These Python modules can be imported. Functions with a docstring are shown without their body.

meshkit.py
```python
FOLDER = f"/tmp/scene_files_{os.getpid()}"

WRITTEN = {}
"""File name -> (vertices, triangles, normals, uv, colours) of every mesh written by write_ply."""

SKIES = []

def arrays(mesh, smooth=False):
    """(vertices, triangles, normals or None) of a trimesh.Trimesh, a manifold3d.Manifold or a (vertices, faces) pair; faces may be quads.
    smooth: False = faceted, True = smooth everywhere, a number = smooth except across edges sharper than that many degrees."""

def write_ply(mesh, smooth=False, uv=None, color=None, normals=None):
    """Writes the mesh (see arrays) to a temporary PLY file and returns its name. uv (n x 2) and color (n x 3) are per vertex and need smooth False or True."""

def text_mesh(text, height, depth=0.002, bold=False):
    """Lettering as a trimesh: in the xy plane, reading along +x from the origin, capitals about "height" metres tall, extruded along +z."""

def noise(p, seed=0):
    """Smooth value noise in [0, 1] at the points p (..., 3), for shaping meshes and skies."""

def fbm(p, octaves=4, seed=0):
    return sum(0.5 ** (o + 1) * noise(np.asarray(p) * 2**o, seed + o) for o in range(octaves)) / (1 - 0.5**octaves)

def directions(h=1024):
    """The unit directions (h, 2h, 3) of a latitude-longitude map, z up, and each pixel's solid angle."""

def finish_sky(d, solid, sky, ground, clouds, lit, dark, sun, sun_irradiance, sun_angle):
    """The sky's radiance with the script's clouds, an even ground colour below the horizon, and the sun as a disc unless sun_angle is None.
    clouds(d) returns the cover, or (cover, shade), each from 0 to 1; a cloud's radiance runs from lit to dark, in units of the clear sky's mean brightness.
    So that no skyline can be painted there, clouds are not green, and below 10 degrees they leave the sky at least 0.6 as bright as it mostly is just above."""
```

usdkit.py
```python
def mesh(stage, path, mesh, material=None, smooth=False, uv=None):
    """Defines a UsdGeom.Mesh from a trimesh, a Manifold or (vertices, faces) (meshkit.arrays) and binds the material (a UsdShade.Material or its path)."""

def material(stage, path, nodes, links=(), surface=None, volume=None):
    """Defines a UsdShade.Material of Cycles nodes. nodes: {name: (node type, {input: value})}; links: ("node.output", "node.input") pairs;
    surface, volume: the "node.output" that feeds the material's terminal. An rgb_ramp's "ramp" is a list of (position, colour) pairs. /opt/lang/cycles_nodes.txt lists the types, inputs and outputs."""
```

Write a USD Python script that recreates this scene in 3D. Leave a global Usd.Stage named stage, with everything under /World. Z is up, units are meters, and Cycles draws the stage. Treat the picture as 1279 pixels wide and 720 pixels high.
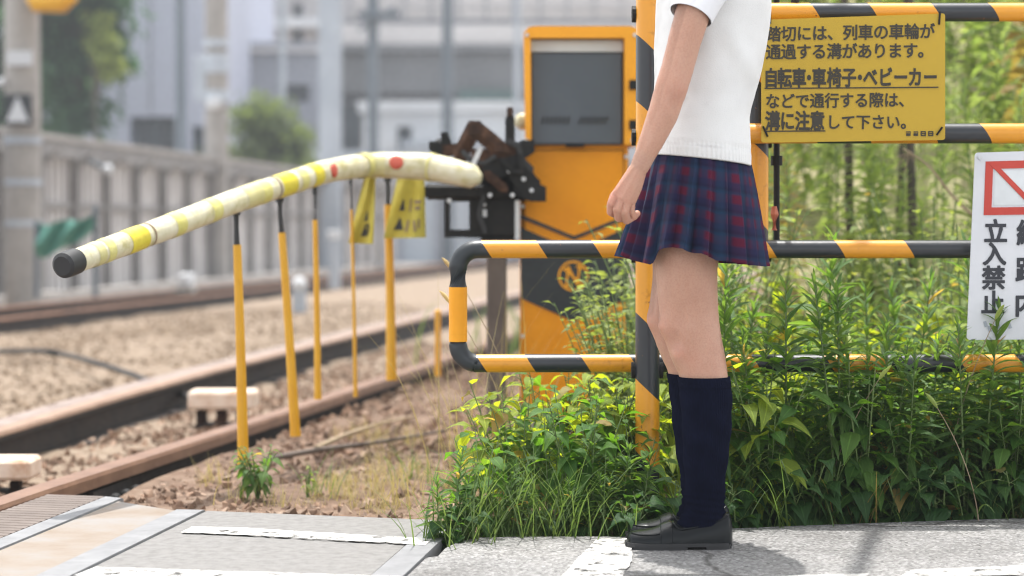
import math, random
import numpy as np, trimesh, manifold3d as m3
import usdkit, meshkit
from pxr import Usd, UsdGeom, UsdLux, UsdShade, Gf, Sdf, Vt
from scipy.interpolate import PchipInterpolator as Pchip

stage = Usd.Stage.CreateInMemory()
UsdGeom.SetStageUpAxis(stage, 'Z'); UsdGeom.SetStageMetersPerUnit(stage, 1.0)
UsdGeom.Xform.Define(stage, '/World'); UsdGeom.Scope.Define(stage, '/World/Looks')

# ---------------------------------------------------------------- camera, sky, sun, exposure
F, H, VX, D = 2478.0, 0.66, 640.0, 4.2       # focal length in photo pixels, eye height, centre column, distance to the girl
PITCH = math.atan(70 / F)
cam = UsdGeom.Camera.Define(stage, '/World/camera')
cam.AddTranslateOp().Set(Gf.Vec3d(0, 0, H)); cam.AddRotateXOp().Set(90 - math.degrees(PITCH))
cam.CreateHorizontalApertureAttr(36.0); cam.CreateFocalLengthAttr(36.0 * F / 1279)
cam.CreateFStopAttr(2.5); cam.CreateFocusDistanceAttr(4.35); cam.CreateExposureAttr(EXPO := 1.45)
cam.CreateClippingRangeAttr(Gf.Vec2f(0.05, 2000))
ELEV, AZ = math.radians(76), math.atan2(-0.12, 0.99)          # azimuth = atan2(x, y) of the direction to the sun
dome = UsdLux.DomeLight.Define(stage, '/World/sky')
dome.GetPrim().SetCustomDataByKey('kind', 'structure')
usdkit.material(stage, '/World/Looks/sky', {
    'sky': ('sky_texture', {'sky_type': 'single_scattering', 'sun_disc': False, 'sun_elevation': ELEV, 'sun_rotation': AZ, 'aerosol_density': 2.5}),
    'tc': ('texture_coordinate', {}), 'nz': ('noise_texture', {'scale': 2.2, 'detail': 7, 'roughness': 0.6}), 'cv': ('rgb_ramp', {'ramp': [(0.30, (0.55, 0.55, 0.55)), (0.62, (0.95, 0.95, 0.95))]}),
    'bw': ('rgb_to_bw', {}), 'cl': ('math', {'math_type': 'multiply', 'value2': 1.25}), 'cc': ('combine_color', {}), 'wm': ('mix_color', {'blend_type': 'multiply', 'fac': 1.0, 'b': (0.985, 0.99, 0.98), 'use_clamp_result': False}), 'mx': ('mix_color', {'use_clamp_result': False}),
    'bg': ('background_shader', {'strength': 0.15})}, [('tc.generated', 'nz.vector'), ('nz.fac', 'cv.fac'), ('sky.color', 'bw.color'), ('bw.val', 'cl.value1'), ('cl.value', 'cc.r'), ('cl.value', 'cc.g'), ('cl.value', 'cc.b'), ('cc.color', 'wm.a'),
    ('sky.color', 'mx.a'), ('wm.result', 'mx.b'), ('cv.color', 'mx.fac'), ('mx.result', 'bg.color')], surface='bg.background')
UsdShade.MaterialBindingAPI.Apply(dome.GetPrim()).Bind(UsdShade.Material.Get(stage, '/World/Looks/sky'))
sun = UsdLux.DistantLight.Define(stage, '/World/sun')
sun.CreateIntensityAttr(0.58); sun.CreateNormalizeAttr(True); sun.CreateAngleAttr(0.53); sun.CreateColorAttr(Gf.Vec3f(1, 0.975, 0.935))
sun.AddRotateZOp().Set(-math.degrees(AZ)); sun.AddRotateXOp().Set(-(90 - math.degrees(ELEV)))

# ---------------------------------------------------------------- helpers
rng = random.Random(7); nr = np.random.default_rng(7)
C, S = math.cos(PITCH), math.sin(PITCH)
def at(u, v, Y):
    """the point on the plane y = Y that the photo pixel (u, v) shows"""
    a, b = (u - 639.5) / F, (360 - v) / F
    k = Y / (C + S * b)
    return np.array([a * k, Y, H + k * (C * b - S)])
def ground(u, v, z=0.0):
    p = at(u, v, 1.0) - [0, 0, H]
    return np.array([0, 0, H]) + p * ((z - H) / p[2])
def PX(Y): return Y / F                      # metres per pixel at depth Y
TT = 320 / F; CT = math.cos(math.atan(TT))
def onw(w, Y): return Y * TT - w / CT        # x of the line w metres left of the track's zero line
_names = {}
def numbered(parent, name):
    k = (parent, name); n = _names.get(k, -1) + 1; _names[k] = n
    return name if n == 0 else '%s_%03d' % (name, n)
def pth(parent, name):
    parent = '/World' if parent is None else str(parent.GetPath()) if hasattr(parent, 'GetPath') else parent
    return parent + '/' + numbered(parent, name)
def tag(p, label=None, cat=None, group=None, kind=None):
    p = p.GetPrim() if hasattr(p, 'GetPrim') else p
    for k, v in (('label', label), ('category', cat), ('group', group), ('kind', kind)):
        if v: p.SetCustomDataByKey(k, v)
    return p
def thing(name, label, cat, loc=(0, 0, 0), rz=0, group=None, kind=None, scale=None):
    x = UsdGeom.Xform.Define(stage, pth(None, name)); x.AddTranslateOp().Set(Gf.Vec3d(*map(float, loc))); x.AddRotateZOp().Set(float(rz))
    x.AddScaleOp().Set(Gf.Vec3f(*([scale or 1.0] * 3)))
    return tag(x, label, cat, group, kind)
def dup(src, name, label, cat, loc, rz, group=None, scale=1.0):
    t = thing(name, label, cat, loc, rz, group, None, scale)
    t.GetReferences().AddInternalReference(src.GetPath()); t.SetInstanceable(True)
    return t
def obj(name, mesh, mat, parent=None, smooth=False, uv=None, label=None, cat=None, group=None, kind=None):
    m = usdkit.mesh(stage, pth(parent, name), mesh, mat, smooth, uv)
    return tag(m, label, cat, group, kind)
def cat_(*ms):
    vs, fs, n = [], [], 0
    for m in ms:
        v, f, _ = meshkit.arrays(m); vs.append(v); fs.append(f + n); n += len(v)
    return trimesh.Trimesh(np.vstack(vs), np.vstack(fs), process=False)
def box(x0, x1, y0, y1, z0, z1, c=0.0):
    P = []
    for x, sx in ((x0, 1), (x1, -1)):
        for y, sy in ((y0, 1), (y1, -1)):
            for z, sz in ((z0, 1), (z1, -1)):
                P += [(x, y, z)] if not c else [(x + sx * c, y, z), (x, y + sy * c, z), (x, y, z + sz * c)] if 0 else [(x + sx * c, y + sy * c, z), (x, y + sy * c, z + sz * c), (x + sx * c, y, z + sz * c)]
    return m3.Manifold.hull_points(np.array(P, float))
def pxbox(u0, u1, v0, v1, Y, depth, c=0.0, dy=0.0):
    a, b = at(u0, v1, Y), at(u1, v0, Y)
    return box(a[0], b[0], Y + dy, Y + dy + depth, a[2], b[2], c)
def grid(P, closed=False):
    """P: rows x cols x 3 -> (v, f)"""
    P = np.asarray(P, float); r, c = P.shape[:2]; f = []
    for i in range(r - 1):
        for j in range(c if closed else c - 1):
            a, b = i * c + j, i * c + (j + 1) % c
            f += [(a, b, b + c), (a, b + c, a + c)]
    return P.reshape(-1, 3), np.array(f)
def loft(rings, caps=True):
    v, f = grid(rings, True); n = len(rings[0]); k = len(rings)
    if caps:
        v = np.vstack([v, np.mean(rings[0], 0), np.mean(rings[-1], 0)]); a = len(v) - 2
        f = np.vstack([f, [(j, a, (j + 1) % n) for j in range(n)][0:0] or [((j + 1) % n, j, a) for j in range(n)], [((k - 1) * n + j, (k - 1) * n + (j + 1) % n, a + 1) for j in range(n)]])
    t = trimesh.Trimesh(v, f, process=False)
    if caps and t.volume < 0: t.invert()
    return t
def tube(path, radii, n=12, flat=1.0, caps=True, up=(0, 0, 1)):
    path = np.asarray(path, float); radii = np.broadcast_to(radii, len(path)); rings = []
    for i, p in enumerate(path):
        d = path[min(i + 1, len(path) - 1)] - path[max(i - 1, 0)]; d /= np.linalg.norm(d)
        a = np.cross(d, up)
        if np.linalg.norm(a) < 1e-3: a = np.cross(d, (0, 1, 0))
        a /= np.linalg.norm(a); b = np.cross(a, d)
        t = np.linspace(0, 2 * np.pi, n, endpoint=False)
        rings.append(p + radii[i] * (np.cos(t)[:, None] * a + flat * np.sin(t)[:, None] * b))
    return loft(rings, caps)
def spline(pts, n):
    pts = np.asarray(pts, float); s = np.r_[0, np.cumsum(np.linalg.norm(np.diff(pts[:, :3], axis=0), axis=1))]
    return Pchip(s, pts)(np.linspace(0, s[-1], n))
def mani(t):
    v, f, _ = meshkit.arrays(t)
    return m3.Manifold(m3.Mesh(vert_properties=np.asarray(v, np.float32), tri_verts=np.asarray(f, np.uint32)))
def ball(c, r, seg=16): return m3.Manifold.sphere(r, seg).translate(tuple(map(float, c)))
def bone(a, b, ra, rb, seg=16): return m3.Manifold.batch_hull([ball(a, ra, seg), ball(b, rb, seg)])
def smoothed(m, length, it=8):
    v, f, _ = meshkit.arrays(m.refine_to_length(length))
    t = trimesh.Trimesh(v, f, process=True); trimesh.smoothing.filter_taubin(t, iterations=it)
    return t
def prism(poly, y0, y1):
    """polygon given in x, z, extruded along y"""
    t = trimesh.creation.extrude_polygon(poly, y1 - y0, engine='earcut')
    v = t.vertices; t.vertices = np.c_[v[:, 0], y1 - v[:, 2], v[:, 1]]
    return t
from shapely.geometry import Polygon, Point, LineString, box as sbox
from shapely import affinity, union_all
def polyz(pts, Y): return Polygon([(at(u, v, Y)[0], at(u, v, Y)[2]) for u, v in pts])
def sheet(pts, z, sub=None):
    """flat polygon at height z"""
    poly = Polygon(pts); v, f = trimesh.creation.triangulate_polygon(poly, engine='earcut')
    t = trimesh.Trimesh(np.c_[v, np.full(len(v), z)], f, process=False)
    if t.face_normals[0][2] < 0: t.invert()
    return t
def slab(pts, z0, z1):
    t = trimesh.creation.extrude_polygon(Polygon(pts), z1 - z0, engine='earcut'); t.apply_translation((0, 0, z0)); return t

# ---------------------------------------------------------------- materials
def mat(name, cols, scale=6.0, rough=0.6, bump=0.0, bscale=None, metal=0.0, detail=6.0, rnd=None, spec=0.5, bdist=0.01, stretch=None, rough2=None, coat=0.0, sss=0.0):
    cols = [cols] if np.ndim(cols) == 1 else cols
    n = {'g': ('geometry', {}), 'n': ('noise_texture', {'scale': scale, 'detail': detail, 'roughness': 0.62}),
         'p': ('principled_bsdf', {'roughness': rough, 'metallic': metal, 'specular_ior_level': spec, 'coat_weight': coat, 'coat_roughness': 0.15})}
    l = []
    if len(cols) == 1: cols = [tuple(np.array(cols[0]) * 0.86), tuple(np.minimum(np.array(cols[0]) * 1.12, 0.95))]
    lo, hi = 0.32, 0.68
    n['r'] = ('rgb_ramp', {'ramp': list(zip(np.linspace(lo, hi, len(cols)), cols))})
    src = 'g.position'
    if stretch: n['m'] = ('mapping', {'scale': stretch}); l += [('g.position', 'm.vector')]; src = 'm.vector'
    l += [(src, 'n.vector'), ('n.fac', 'r.fac')]
    out = 'r.color'
    if rnd:
        n['o'] = ('object_info', {}); n['h'] = ('hsv', {}); n['mr'] = ('map_range', {'from_min': 0, 'from_max': 1, 'to_min': 1 - rnd, 'to_max': 1 + rnd})
        l += [('o.random', 'mr.value'), ('mr.result', 'h.value'), (out, 'h.color')]; out = 'h.color'
    l += [(out, 'p.base_color')]
    if bump:
        n['bn'] = ('noise_texture', {'scale': bscale or scale * 6, 'detail': 5, 'roughness': 0.6}); n['b'] = ('bump', {'strength': bump, 'distance': bdist})
        l += [('g.position', 'bn.vector'), ('bn.fac', 'b.height'), ('b.normal', 'p.normal')]
    if rough2 is not None:
        n['rr'] = ('map_range', {'from_min': 0.3, 'from_max': 0.7, 'to_min': rough, 'to_max': rough2}); l += [('n.fac', 'rr.value'), ('rr.result', 'p.roughness')]
    if sss: n['p'][1].update(subsurface_weight=sss, subsurface_scale=0.004, subsurface_radius=(1, 0.35, 0.2))
    return usdkit.material(stage, '/World/Looks/' + name, n, l, surface='p.BSDF')
def stripes(name, axis, period, phase, slant, other, yel=(0.62, 0.26, 0.012), duty=0.5, blk=(0.012, 0.014, 0.018)):
    """painted diagonal bands along the axis ('x' or 'z'), worn a little"""
    n = {'g': ('geometry', {}), 's': ('separate_xyz', {}), 'sl': ('math', {'math_type': 'multiply_add', 'value2': slant}), 'ph': ('math', {'math_type': 'multiply_add', 'value2': 1 / period, 'value3': phase}),
         'fr': ('math', {'math_type': 'fraction'}), 'ramp': ('rgb_ramp', {'ramp': [(0, yel), (duty, blk)], 'interpolate': False}),
         'n': ('noise_texture', {'scale': 30.0, 'detail': 8, 'roughness': 0.7}), 'nr': ('rgb_ramp', {'ramp': [(0.30, (0.55, 0.50, 0.46)), (0.42, (1, 1, 1)), (0.66, (1, 1, 1)), (0.8, (1.0, 0.92, 0.85))]}),
         'mx': ('mix_color', {'blend_type': 'multiply', 'fac': 0.75}),
         'sp': ('noise_texture', {'scale': 75.0, 'detail': 4, 'roughness': 0.6}), 'spr': ('rgb_ramp', {'ramp': [(0.68, (0, 0, 0)), (0.72, (1, 1, 1))]}), 'm2': ('mix_color', {'b': (0.16, 0.06, 0.03)}),
         'p': ('principled_bsdf', {'roughness': 0.36, 'coat_weight': 0.25, 'coat_roughness': 0.2}), 'b': ('bump', {'strength': 0.25, 'distance': 0.002})}
    l = [('g.position', 's.vector'), ('s.' + other, 'sl.value1'), ('s.' + axis, 'sl.value3'), ('sl.value', 'ph.value1'), ('ph.value', 'fr.value1'), ('fr.value', 'ramp.fac'),
         ('g.position', 'n.vector'), ('n.fac', 'nr.fac'), ('ramp.color', 'mx.a'), ('nr.color', 'mx.b'), ('mx.result', 'm2.a'), ('g.position', 'sp.vector'), ('sp.fac', 'spr.fac'), ('spr.color', 'm2.fac'), ('m2.result', 'p.base_color'),
         ('n.fac', 'b.height'), ('b.normal', 'p.normal')]
    return usdkit.material(stage, '/World/Looks/' + name, n, l, surface='p.BSDF')
def leafmat(name, c0, c1, trans, rough=0.5, amount=0.42):
    n = {'o': ('object_info', {}), 'g': ('geometry', {}), 'n': ('noise_texture', {'scale': 9.0, 'detail': 3}), 'ad': ('mix_float', {'fac': 0.5}), 'ad2': ('mix_float', {'fac': 0.35}),
         'r': ('rgb_ramp', {'ramp': [(0.2, c0), (0.8, c1)]}), 'uv': ('texture_coordinate', {}), 'sx': ('separate_xyz', {}), 'ab': ('math', {'math_type': 'absolute'}),
         'rib': ('rgb_ramp', {'ramp': [(0.0, (1.7, 1.6, 1.7)), (0.07, (1.3, 1.25, 1.3)), (0.12, (1, 1, 1))]}), 'mx': ('mix_color', {'blend_type': 'multiply', 'fac': 1.0, 'use_clamp_result': False}),
         'w': ('wave_texture', {'bands_direction': 'diagonal', 'scale': 2.5, 'distortion': 0.6}), 'b': ('bump', {'strength': 0.35, 'distance': 0.003}),
         'dr': ('rgb_ramp', {'ramp': [(0.968, (0, 0, 0)), (0.98, (1, 1, 1))]}), 'dd': ('mix_color', {'b': (0.26, 0.19, 0.07)}), 'p': ('principled_bsdf', {'roughness': rough + .1, 'specular_ior_level': 0.28}), 't': ('translucent_bsdf', {}), 'tc': ('mix_color', {'blend_type': 'multiply', 'fac': 1.0, 'b': trans, 'use_clamp_result': False}), 'm': ('mix_closure', {'fac': amount})}
    l = [('o.random', 'ad.a'), ('n.fac', 'ad.b'), ('g.position', 'n.vector'), ('ad.result', 'ad2.a'), ('g.random_per_island', 'ad2.b'), ('ad2.result', 'r.fac'), ('uv.UV', 'sx.vector'), ('sx.x', 'ab.value1'), ('ab.value', 'rib.fac'), ('r.color', 'mx.a'), ('rib.color', 'mx.b'),
         ('o.random', 'dr.fac'), ('dr.color', 'dd.fac'), ('mx.result', 'dd.a'), ('dd.result', 'p.base_color'), ('dd.result', 'tc.a'), ('tc.result', 't.color'), ('uv.UV', 'w.vector'), ('w.fac', 'b.height'), ('b.normal', 'p.normal'), ('p.BSDF', 'm.closure1'), ('t.BSDF', 'm.closure2')]
    return usdkit.material(stage, '/World/Looks/' + name, n, l, surface='m.closure')

asphalt = mat('asphalt', [(0.07, 0.068, 0.066), (0.215, 0.21, 0.205), (0.18, 0.176, 0.172), (0.205, 0.20, 0.196), (0.36, 0.352, 0.345)], 130, 0.85, 0.9, 190, bdist=0.008)
def asphaltmat():
    n = {'g': ('geometry', {}), 'v': ('voronoi_texture', {'scale': 165.0}), 'vs': ('rgb_to_bw', {}), 'vr': ('rgb_ramp', {'ramp': [(0.0, (0.055, 0.053, 0.051)), (0.22, (0.15, 0.146, 0.142)), (0.6, (0.22, 0.215, 0.21)), (1, (0.37, 0.362, 0.355))]}),
         'n': ('noise_texture', {'scale': 2.3, 'detail': 6, 'roughness': 0.65}), 'nr': ('rgb_ramp', {'ramp': [(0.32, (0.72, 0.71, 0.70)), (0.5, (1, 1, 1)), (0.68, (1.12, 1.11, 1.09))]}), 'm1': ('mix_color', {'blend_type': 'multiply', 'fac': 1.0, 'use_clamp_result': False}),
         'wn': ('noise_texture', {'scale': 5.0, 'detail': 5}), 'wv': ('mix_vector', {'fac': 0.12, 'use_clamp': False}), 'c': ('voronoi_texture', {'scale': 1.7, 'feature': 'distance_to_edge'}), 'cr': ('rgb_ramp', {'ramp': [(0.0, (0.25, 0.24, 0.23)), (0.010, (0.55, 0.54, 0.53)), (0.016, (1, 1, 1))]}), 'm2': ('mix_color', {'blend_type': 'multiply', 'fac': 0.8}),
         'sp': ('noise_texture', {'scale': 38.0, 'detail': 3}), 'spr': ('rgb_ramp', {'ramp': [(0.69, (1, 1, 1)), (0.74, (0.45, 0.44, 0.43))]}), 'm3': ('mix_color', {'blend_type': 'multiply', 'fac': 0.8}),
         'p': ('principled_bsdf', {'roughness': 0.88, 'specular_ior_level': 0.35}), 'b': ('bump', {'strength': 0.8, 'distance': 0.004})}
    l = [('g.position', 'v.vector'), ('v.color', 'vs.color'), ('vs.val', 'vr.fac'), ('g.position', 'n.vector'), ('n.fac', 'nr.fac'), ('vr.color', 'm1.a'), ('nr.color', 'm1.b'), ('g.position', 'wn.vector'), ('g.position', 'wv.a'), ('wn.color', 'wv.b'), ('wv.result', 'c.vector'), ('c.distance', 'cr.fac'),
         ('m1.result', 'm2.a'), ('cr.color', 'm2.b'), ('g.position', 'sp.vector'), ('sp.fac', 'spr.fac'), ('m2.result', 'm3.a'), ('spr.color', 'm3.b'), ('m3.result', 'p.base_color'), ('v.distance', 'b.height'), ('b.normal', 'p.normal')]
    return usdkit.material(stage, '/World/Looks/coarse_asphalt', n, l, surface='p.BSDF')
asphalt = asphaltmat()
deckc = mat('deck_concrete', [(0.125, 0.119, 0.113), (0.165, 0.158, 0.151), (0.19, 0.183, 0.176)], 40, 0.8, 0.35, 160, bdist=0.004, stretch=(1, 1, 1))
deckrust = mat('deck_rusty_plate', [(0.175, 0.128, 0.088), (0.205, 0.168, 0.135), (0.215, 0.20, 0.188)], 5, 0.7, 0.3, 90, bdist=0.004)
deckrib = mat('deck_ribbed_rubber', [(0.10, 0.075, 0.062), (0.15, 0.118, 0.10)], 9, 0.75, 0.3, 60, bdist=0.004)
steel = mat('worn_steel', [(0.15, 0.15, 0.155), (0.21, 0.21, 0.215)], 16, 0.65, 0.2, 80, metal=0.0, bdist=0.002)
paint = mat('road_paint', [(0.22, 0.21, 0.20), (0.46, 0.45, 0.43), (0.62, 0.60, 0.58), (0.66, 0.645, 0.62)], 60, 0.7, 0.5, 160, bdist=0.004)
def wornpaint():
    n = {'g': ('geometry', {}), 'n': ('noise_texture', {'scale': 26.0, 'detail': 9, 'roughness': 0.72}), 'a': ('rgb_ramp', {'ramp': [(0.40, (0, 0, 0)), (0.50, (1, 1, 1))]}), 'n2': ('noise_texture', {'scale': 70.0, 'detail': 6}), 'c': ('rgb_ramp', {'ramp': [(0.3, (0.33, 0.32, 0.30)), (0.6, (0.56, 0.545, 0.52))]}),
         'p': ('principled_bsdf', {'roughness': 0.75}), 't': ('transparent_bsdf', {}), 'm': ('mix_closure', {})}
    return usdkit.material(stage, '/World/Looks/worn_road_paint', n, [('g.position', 'n.vector'), ('g.position', 'n2.vector'), ('n.fac', 'a.fac'), ('n2.fac', 'c.fac'), ('c.color', 'p.base_color'), ('a.color', 'm.fac'), ('t.BSDF', 'm.closure1'), ('p.BSDF', 'm.closure2')], surface='m.closure')
paint = wornpaint()
soil = mat('soil', [(0.09, 0.052, 0.033), (0.15, 0.092, 0.06), (0.22, 0.155, 0.11)], 9, 0.95, 0.9, 40, bdist=0.02)
bankm = mat('bank_soil', [(0.16, 0.17, 0.07), (0.30, 0.27, 0.15), (0.38, 0.33, 0.21)], 4, 0.95, 0.9, 20, bdist=0.03)
gravel = mat('far_gravel', [(0.155, 0.105, 0.068), (0.205, 0.15, 0.103), (0.26, 0.20, 0.145)], 14, 0.9, 0.8, 30, bdist=0.02)
pathm = mat('grey_path', [(0.24, 0.23, 0.22), (0.34, 0.32, 0.30)], 3, 0.9, 0.3, 30)
stone_a = mat('ballast_stone', [(0.155, 0.10, 0.062), (0.235, 0.17, 0.115), (0.30, 0.235, 0.17)], 12, 0.9, 0.3, 60, rnd=0.2, bdist=0.004)
stone_b = mat('rusty_stone', [(0.115, 0.062, 0.038), (0.20, 0.125, 0.082), (0.30, 0.22, 0.165)], 12, 0.9, 0.4, 60, rnd=0.4, bdist=0.004)
railtop = mat('rail_head_steel', [(0.20, 0.115, 0.07), (0.30, 0.19, 0.13)], 6, 0.55, 0.1, 60, metal=0.1, stretch=(1, 1, 1))
railrust = mat('rail_rust', [(0.007, 0.0045, 0.0035), (0.022, 0.012, 0.008)], 10, 0.85, 0.4, 60)  # rust deepened to near black: shade on the rail sides put into the colour
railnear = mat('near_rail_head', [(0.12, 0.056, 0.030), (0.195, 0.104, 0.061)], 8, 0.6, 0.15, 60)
plankm = mat('weathered_plank', [(0.17, 0.125, 0.105), (0.28, 0.225, 0.20)], 10, 0.85, 0.3, 60)
railbrown = mat('rail_brown', [(0.13, 0.055, 0.028), (0.21, 0.10, 0.055)], 8, 0.7, 0.3, 60)
sleeperm = mat('sleeper_concrete', [(0.22, 0.17, 0.14), (0.36, 0.31, 0.27)], 7, 0.9, 0.4, 50)
orange = mat('orange_paint', [(0.66, 0.235, 0.003), (0.72, 0.27, 0.004), (0.69, 0.25, 0.004)], 3.0, 0.5, 0.12, 40, spec=0.25, bdist=0.002)
orange2 = mat('orange_trim', [(0.70, 0.285, 0.01), (0.74, 0.32, 0.016)], 4, 0.45, 0.1, 30, spec=0.3)
navyblk = mat('black_paint', [(0.010, 0.013, 0.016), (0.017, 0.021, 0.025)], 6, 0.42, 0.1, 60)
greypan = mat('grey_panel', [(0.055, 0.066, 0.080), (0.072, 0.084, 0.100)], 3, 0.45, 0.1, 90)
silver = mat('pale_strip', [(0.50, 0.50, 0.50), (0.60, 0.60, 0.59)], 5, 0.45)
darkmetal = mat('dark_metal', [(0.007, 0.0075, 0.008), (0.016, 0.0145, 0.013)], 14, 0.6, 0.3, 60, spec=0.2)
rustmetal = mat('rusty_metal', [(0.014, 0.009, 0.007), (0.045, 0.022, 0.013), (0.11, 0.055, 0.032)], 14, 0.75, 0.4, 70, spec=0.2)
postbrown = mat('brown_post', [(0.075, 0.055, 0.045), (0.12, 0.092, 0.075)], 7, 0.75, 0.2, 50)
galv = mat('galvanised', [(0.45, 0.46, 0.48), (0.58, 0.59, 0.60)], 16, 0.4, metal=0.5)
black = mat('black_rubber', (0.012, 0.012, 0.013), 10, 0.6)
armwhite = mat('barrier_cream', [(0.40, 0.36, 0.17), (0.54, 0.50, 0.34), (0.60, 0.565, 0.44)], 22, 0.4, 0.4, 45, bdist=0.004)
armyel = mat('barrier_yellow', [(0.50, 0.41, 0.02), (0.58, 0.49, 0.05)], 14, 0.45, 0.2, 50)
armpale = mat('barrier_pale_tape', [(0.46, 0.42, 0.18), (0.53, 0.49, 0.26)], 14, 0.45)
armlime = mat('barrier_lime', [(0.50, 0.46, 0.12), (0.56, 0.52, 0.22)], 14, 0.45, 0.2, 50)
armtape = mat('barrier_brown_tape', (0.22, 0.15, 0.10), 14, 0.6)
redm = mat('red_reflector', [(0.42, 0.06, 0.035), (0.52, 0.10, 0.06)], 30, 0.5)
rodyel = mat('rod_yellow', [(0.56, 0.27, 0.008), (0.62, 0.33, 0.015)], 8, 0.4)
flagy = mat('flag_cloth', [(0.44, 0.36, 0.035), (0.52, 0.45, 0.08)], 12, 0.75, 0.2, 200)
signy = mat('sign_yellow', [(0.41, 0.265, 0.008), (0.45, 0.285, 0.010)], 3, 0.42)
signw = mat('sign_white', [(0.52, 0.53, 0.56), (0.58, 0.585, 0.61)], 7, 0.4)
signink = mat('sign_ink', [(0.018, 0.014, 0.007), (0.028, 0.022, 0.012)], 20, 0.5)
inkb = mat('sign_ink_black', (0.018, 0.02, 0.028), 20, 0.5)
signred = mat('sign_red', [(0.40, 0.028, 0.018), (0.46, 0.045, 0.028)], 8, 0.4)
signgrey = mat('sign_pale_grey', (0.55, 0.57, 0.58), 8, 0.5)
concrete = mat('pole_concrete', [(0.22, 0.205, 0.19), (0.31, 0.29, 0.27)], 3, 0.9, 0.3, 20)
bldblue = mat('blue_grey_cladding', [(0.33, 0.345, 0.41), (0.365, 0.38, 0.455)], 0.4, 0.7)
bldgrey = mat('grey_render', [(0.21, 0.22, 0.25), (0.27, 0.28, 0.31)], 0.4, 0.8)
bldpale = mat('pale_render', [(0.36, 0.345, 0.345), (0.43, 0.41, 0.41)], 0.4, 0.8)
bldwhite = mat('white_render', [(0.44, 0.45, 0.47), (0.52, 0.53, 0.54)], 0.5, 0.8)
bldbluewall = mat('slate_wall', [(0.30, 0.33, 0.37), (0.36, 0.39, 0.43)], 0.5, 0.8)
darkin = mat('dark_opening', (0.10, 0.11, 0.13), 1, 0.4)
vconc = mat('viaduct_concrete', [(0.13, 0.135, 0.142), (0.18, 0.182, 0.188)], 0.5, 0.85)
vpale = mat('viaduct_parapet', [(0.44, 0.42, 0.41), (0.52, 0.50, 0.49)], 0.5, 0.85)
greensign = mat('green_panel', (0.05, 0.09, 0.085), 1, 0.5)
greennet = mat('green_net', [(0.06, 0.19, 0.15), (0.09, 0.25, 0.20)], 3, 0.7)
mastgrey = mat('mast_grey', [(0.27, 0.30, 0.34), (0.36, 0.39, 0.43)], 1, 0.55)
mastdark = mat('mast_dark', [(0.08, 0.10, 0.12), (0.11, 0.13, 0.15)], 1, 0.5)
fpale = mat('fence_board', [(0.36, 0.335, 0.32), (0.46, 0.435, 0.42)], 2, 0.85, rnd=0.12)
fdark = mat('fence_dark', [(0.15, 0.14, 0.135), (0.21, 0.20, 0.19)], 2, 0.85)
woodm = mat('weathered_wood', [(0.42, 0.25, 0.15), (0.62, 0.48, 0.38), (0.66, 0.55, 0.46)], 10, 0.75, 0.3, 60)
bark = mat('bark', [(0.035, 0.03, 0.02), (0.075, 0.062, 0.045)], 10, 0.9, 0.5, 40)
stemm = mat('green_stem', [(0.08, 0.13, 0.03), (0.13, 0.18, 0.06)], 12, 0.6)
twigm = mat('dry_twig', [(0.20, 0.14, 0.085), (0.30, 0.235, 0.15)], 12, 0.8)
straw = leafmat('dry_grass', (0.30, 0.25, 0.12), (0.44, 0.40, 0.20), (1.2, 1.1, 0.7))
grassm = leafmat('grass_blade', (0.07, 0.12, 0.035), (0.15, 0.195, 0.075), (2.0, 1.9, 1.0))
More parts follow.
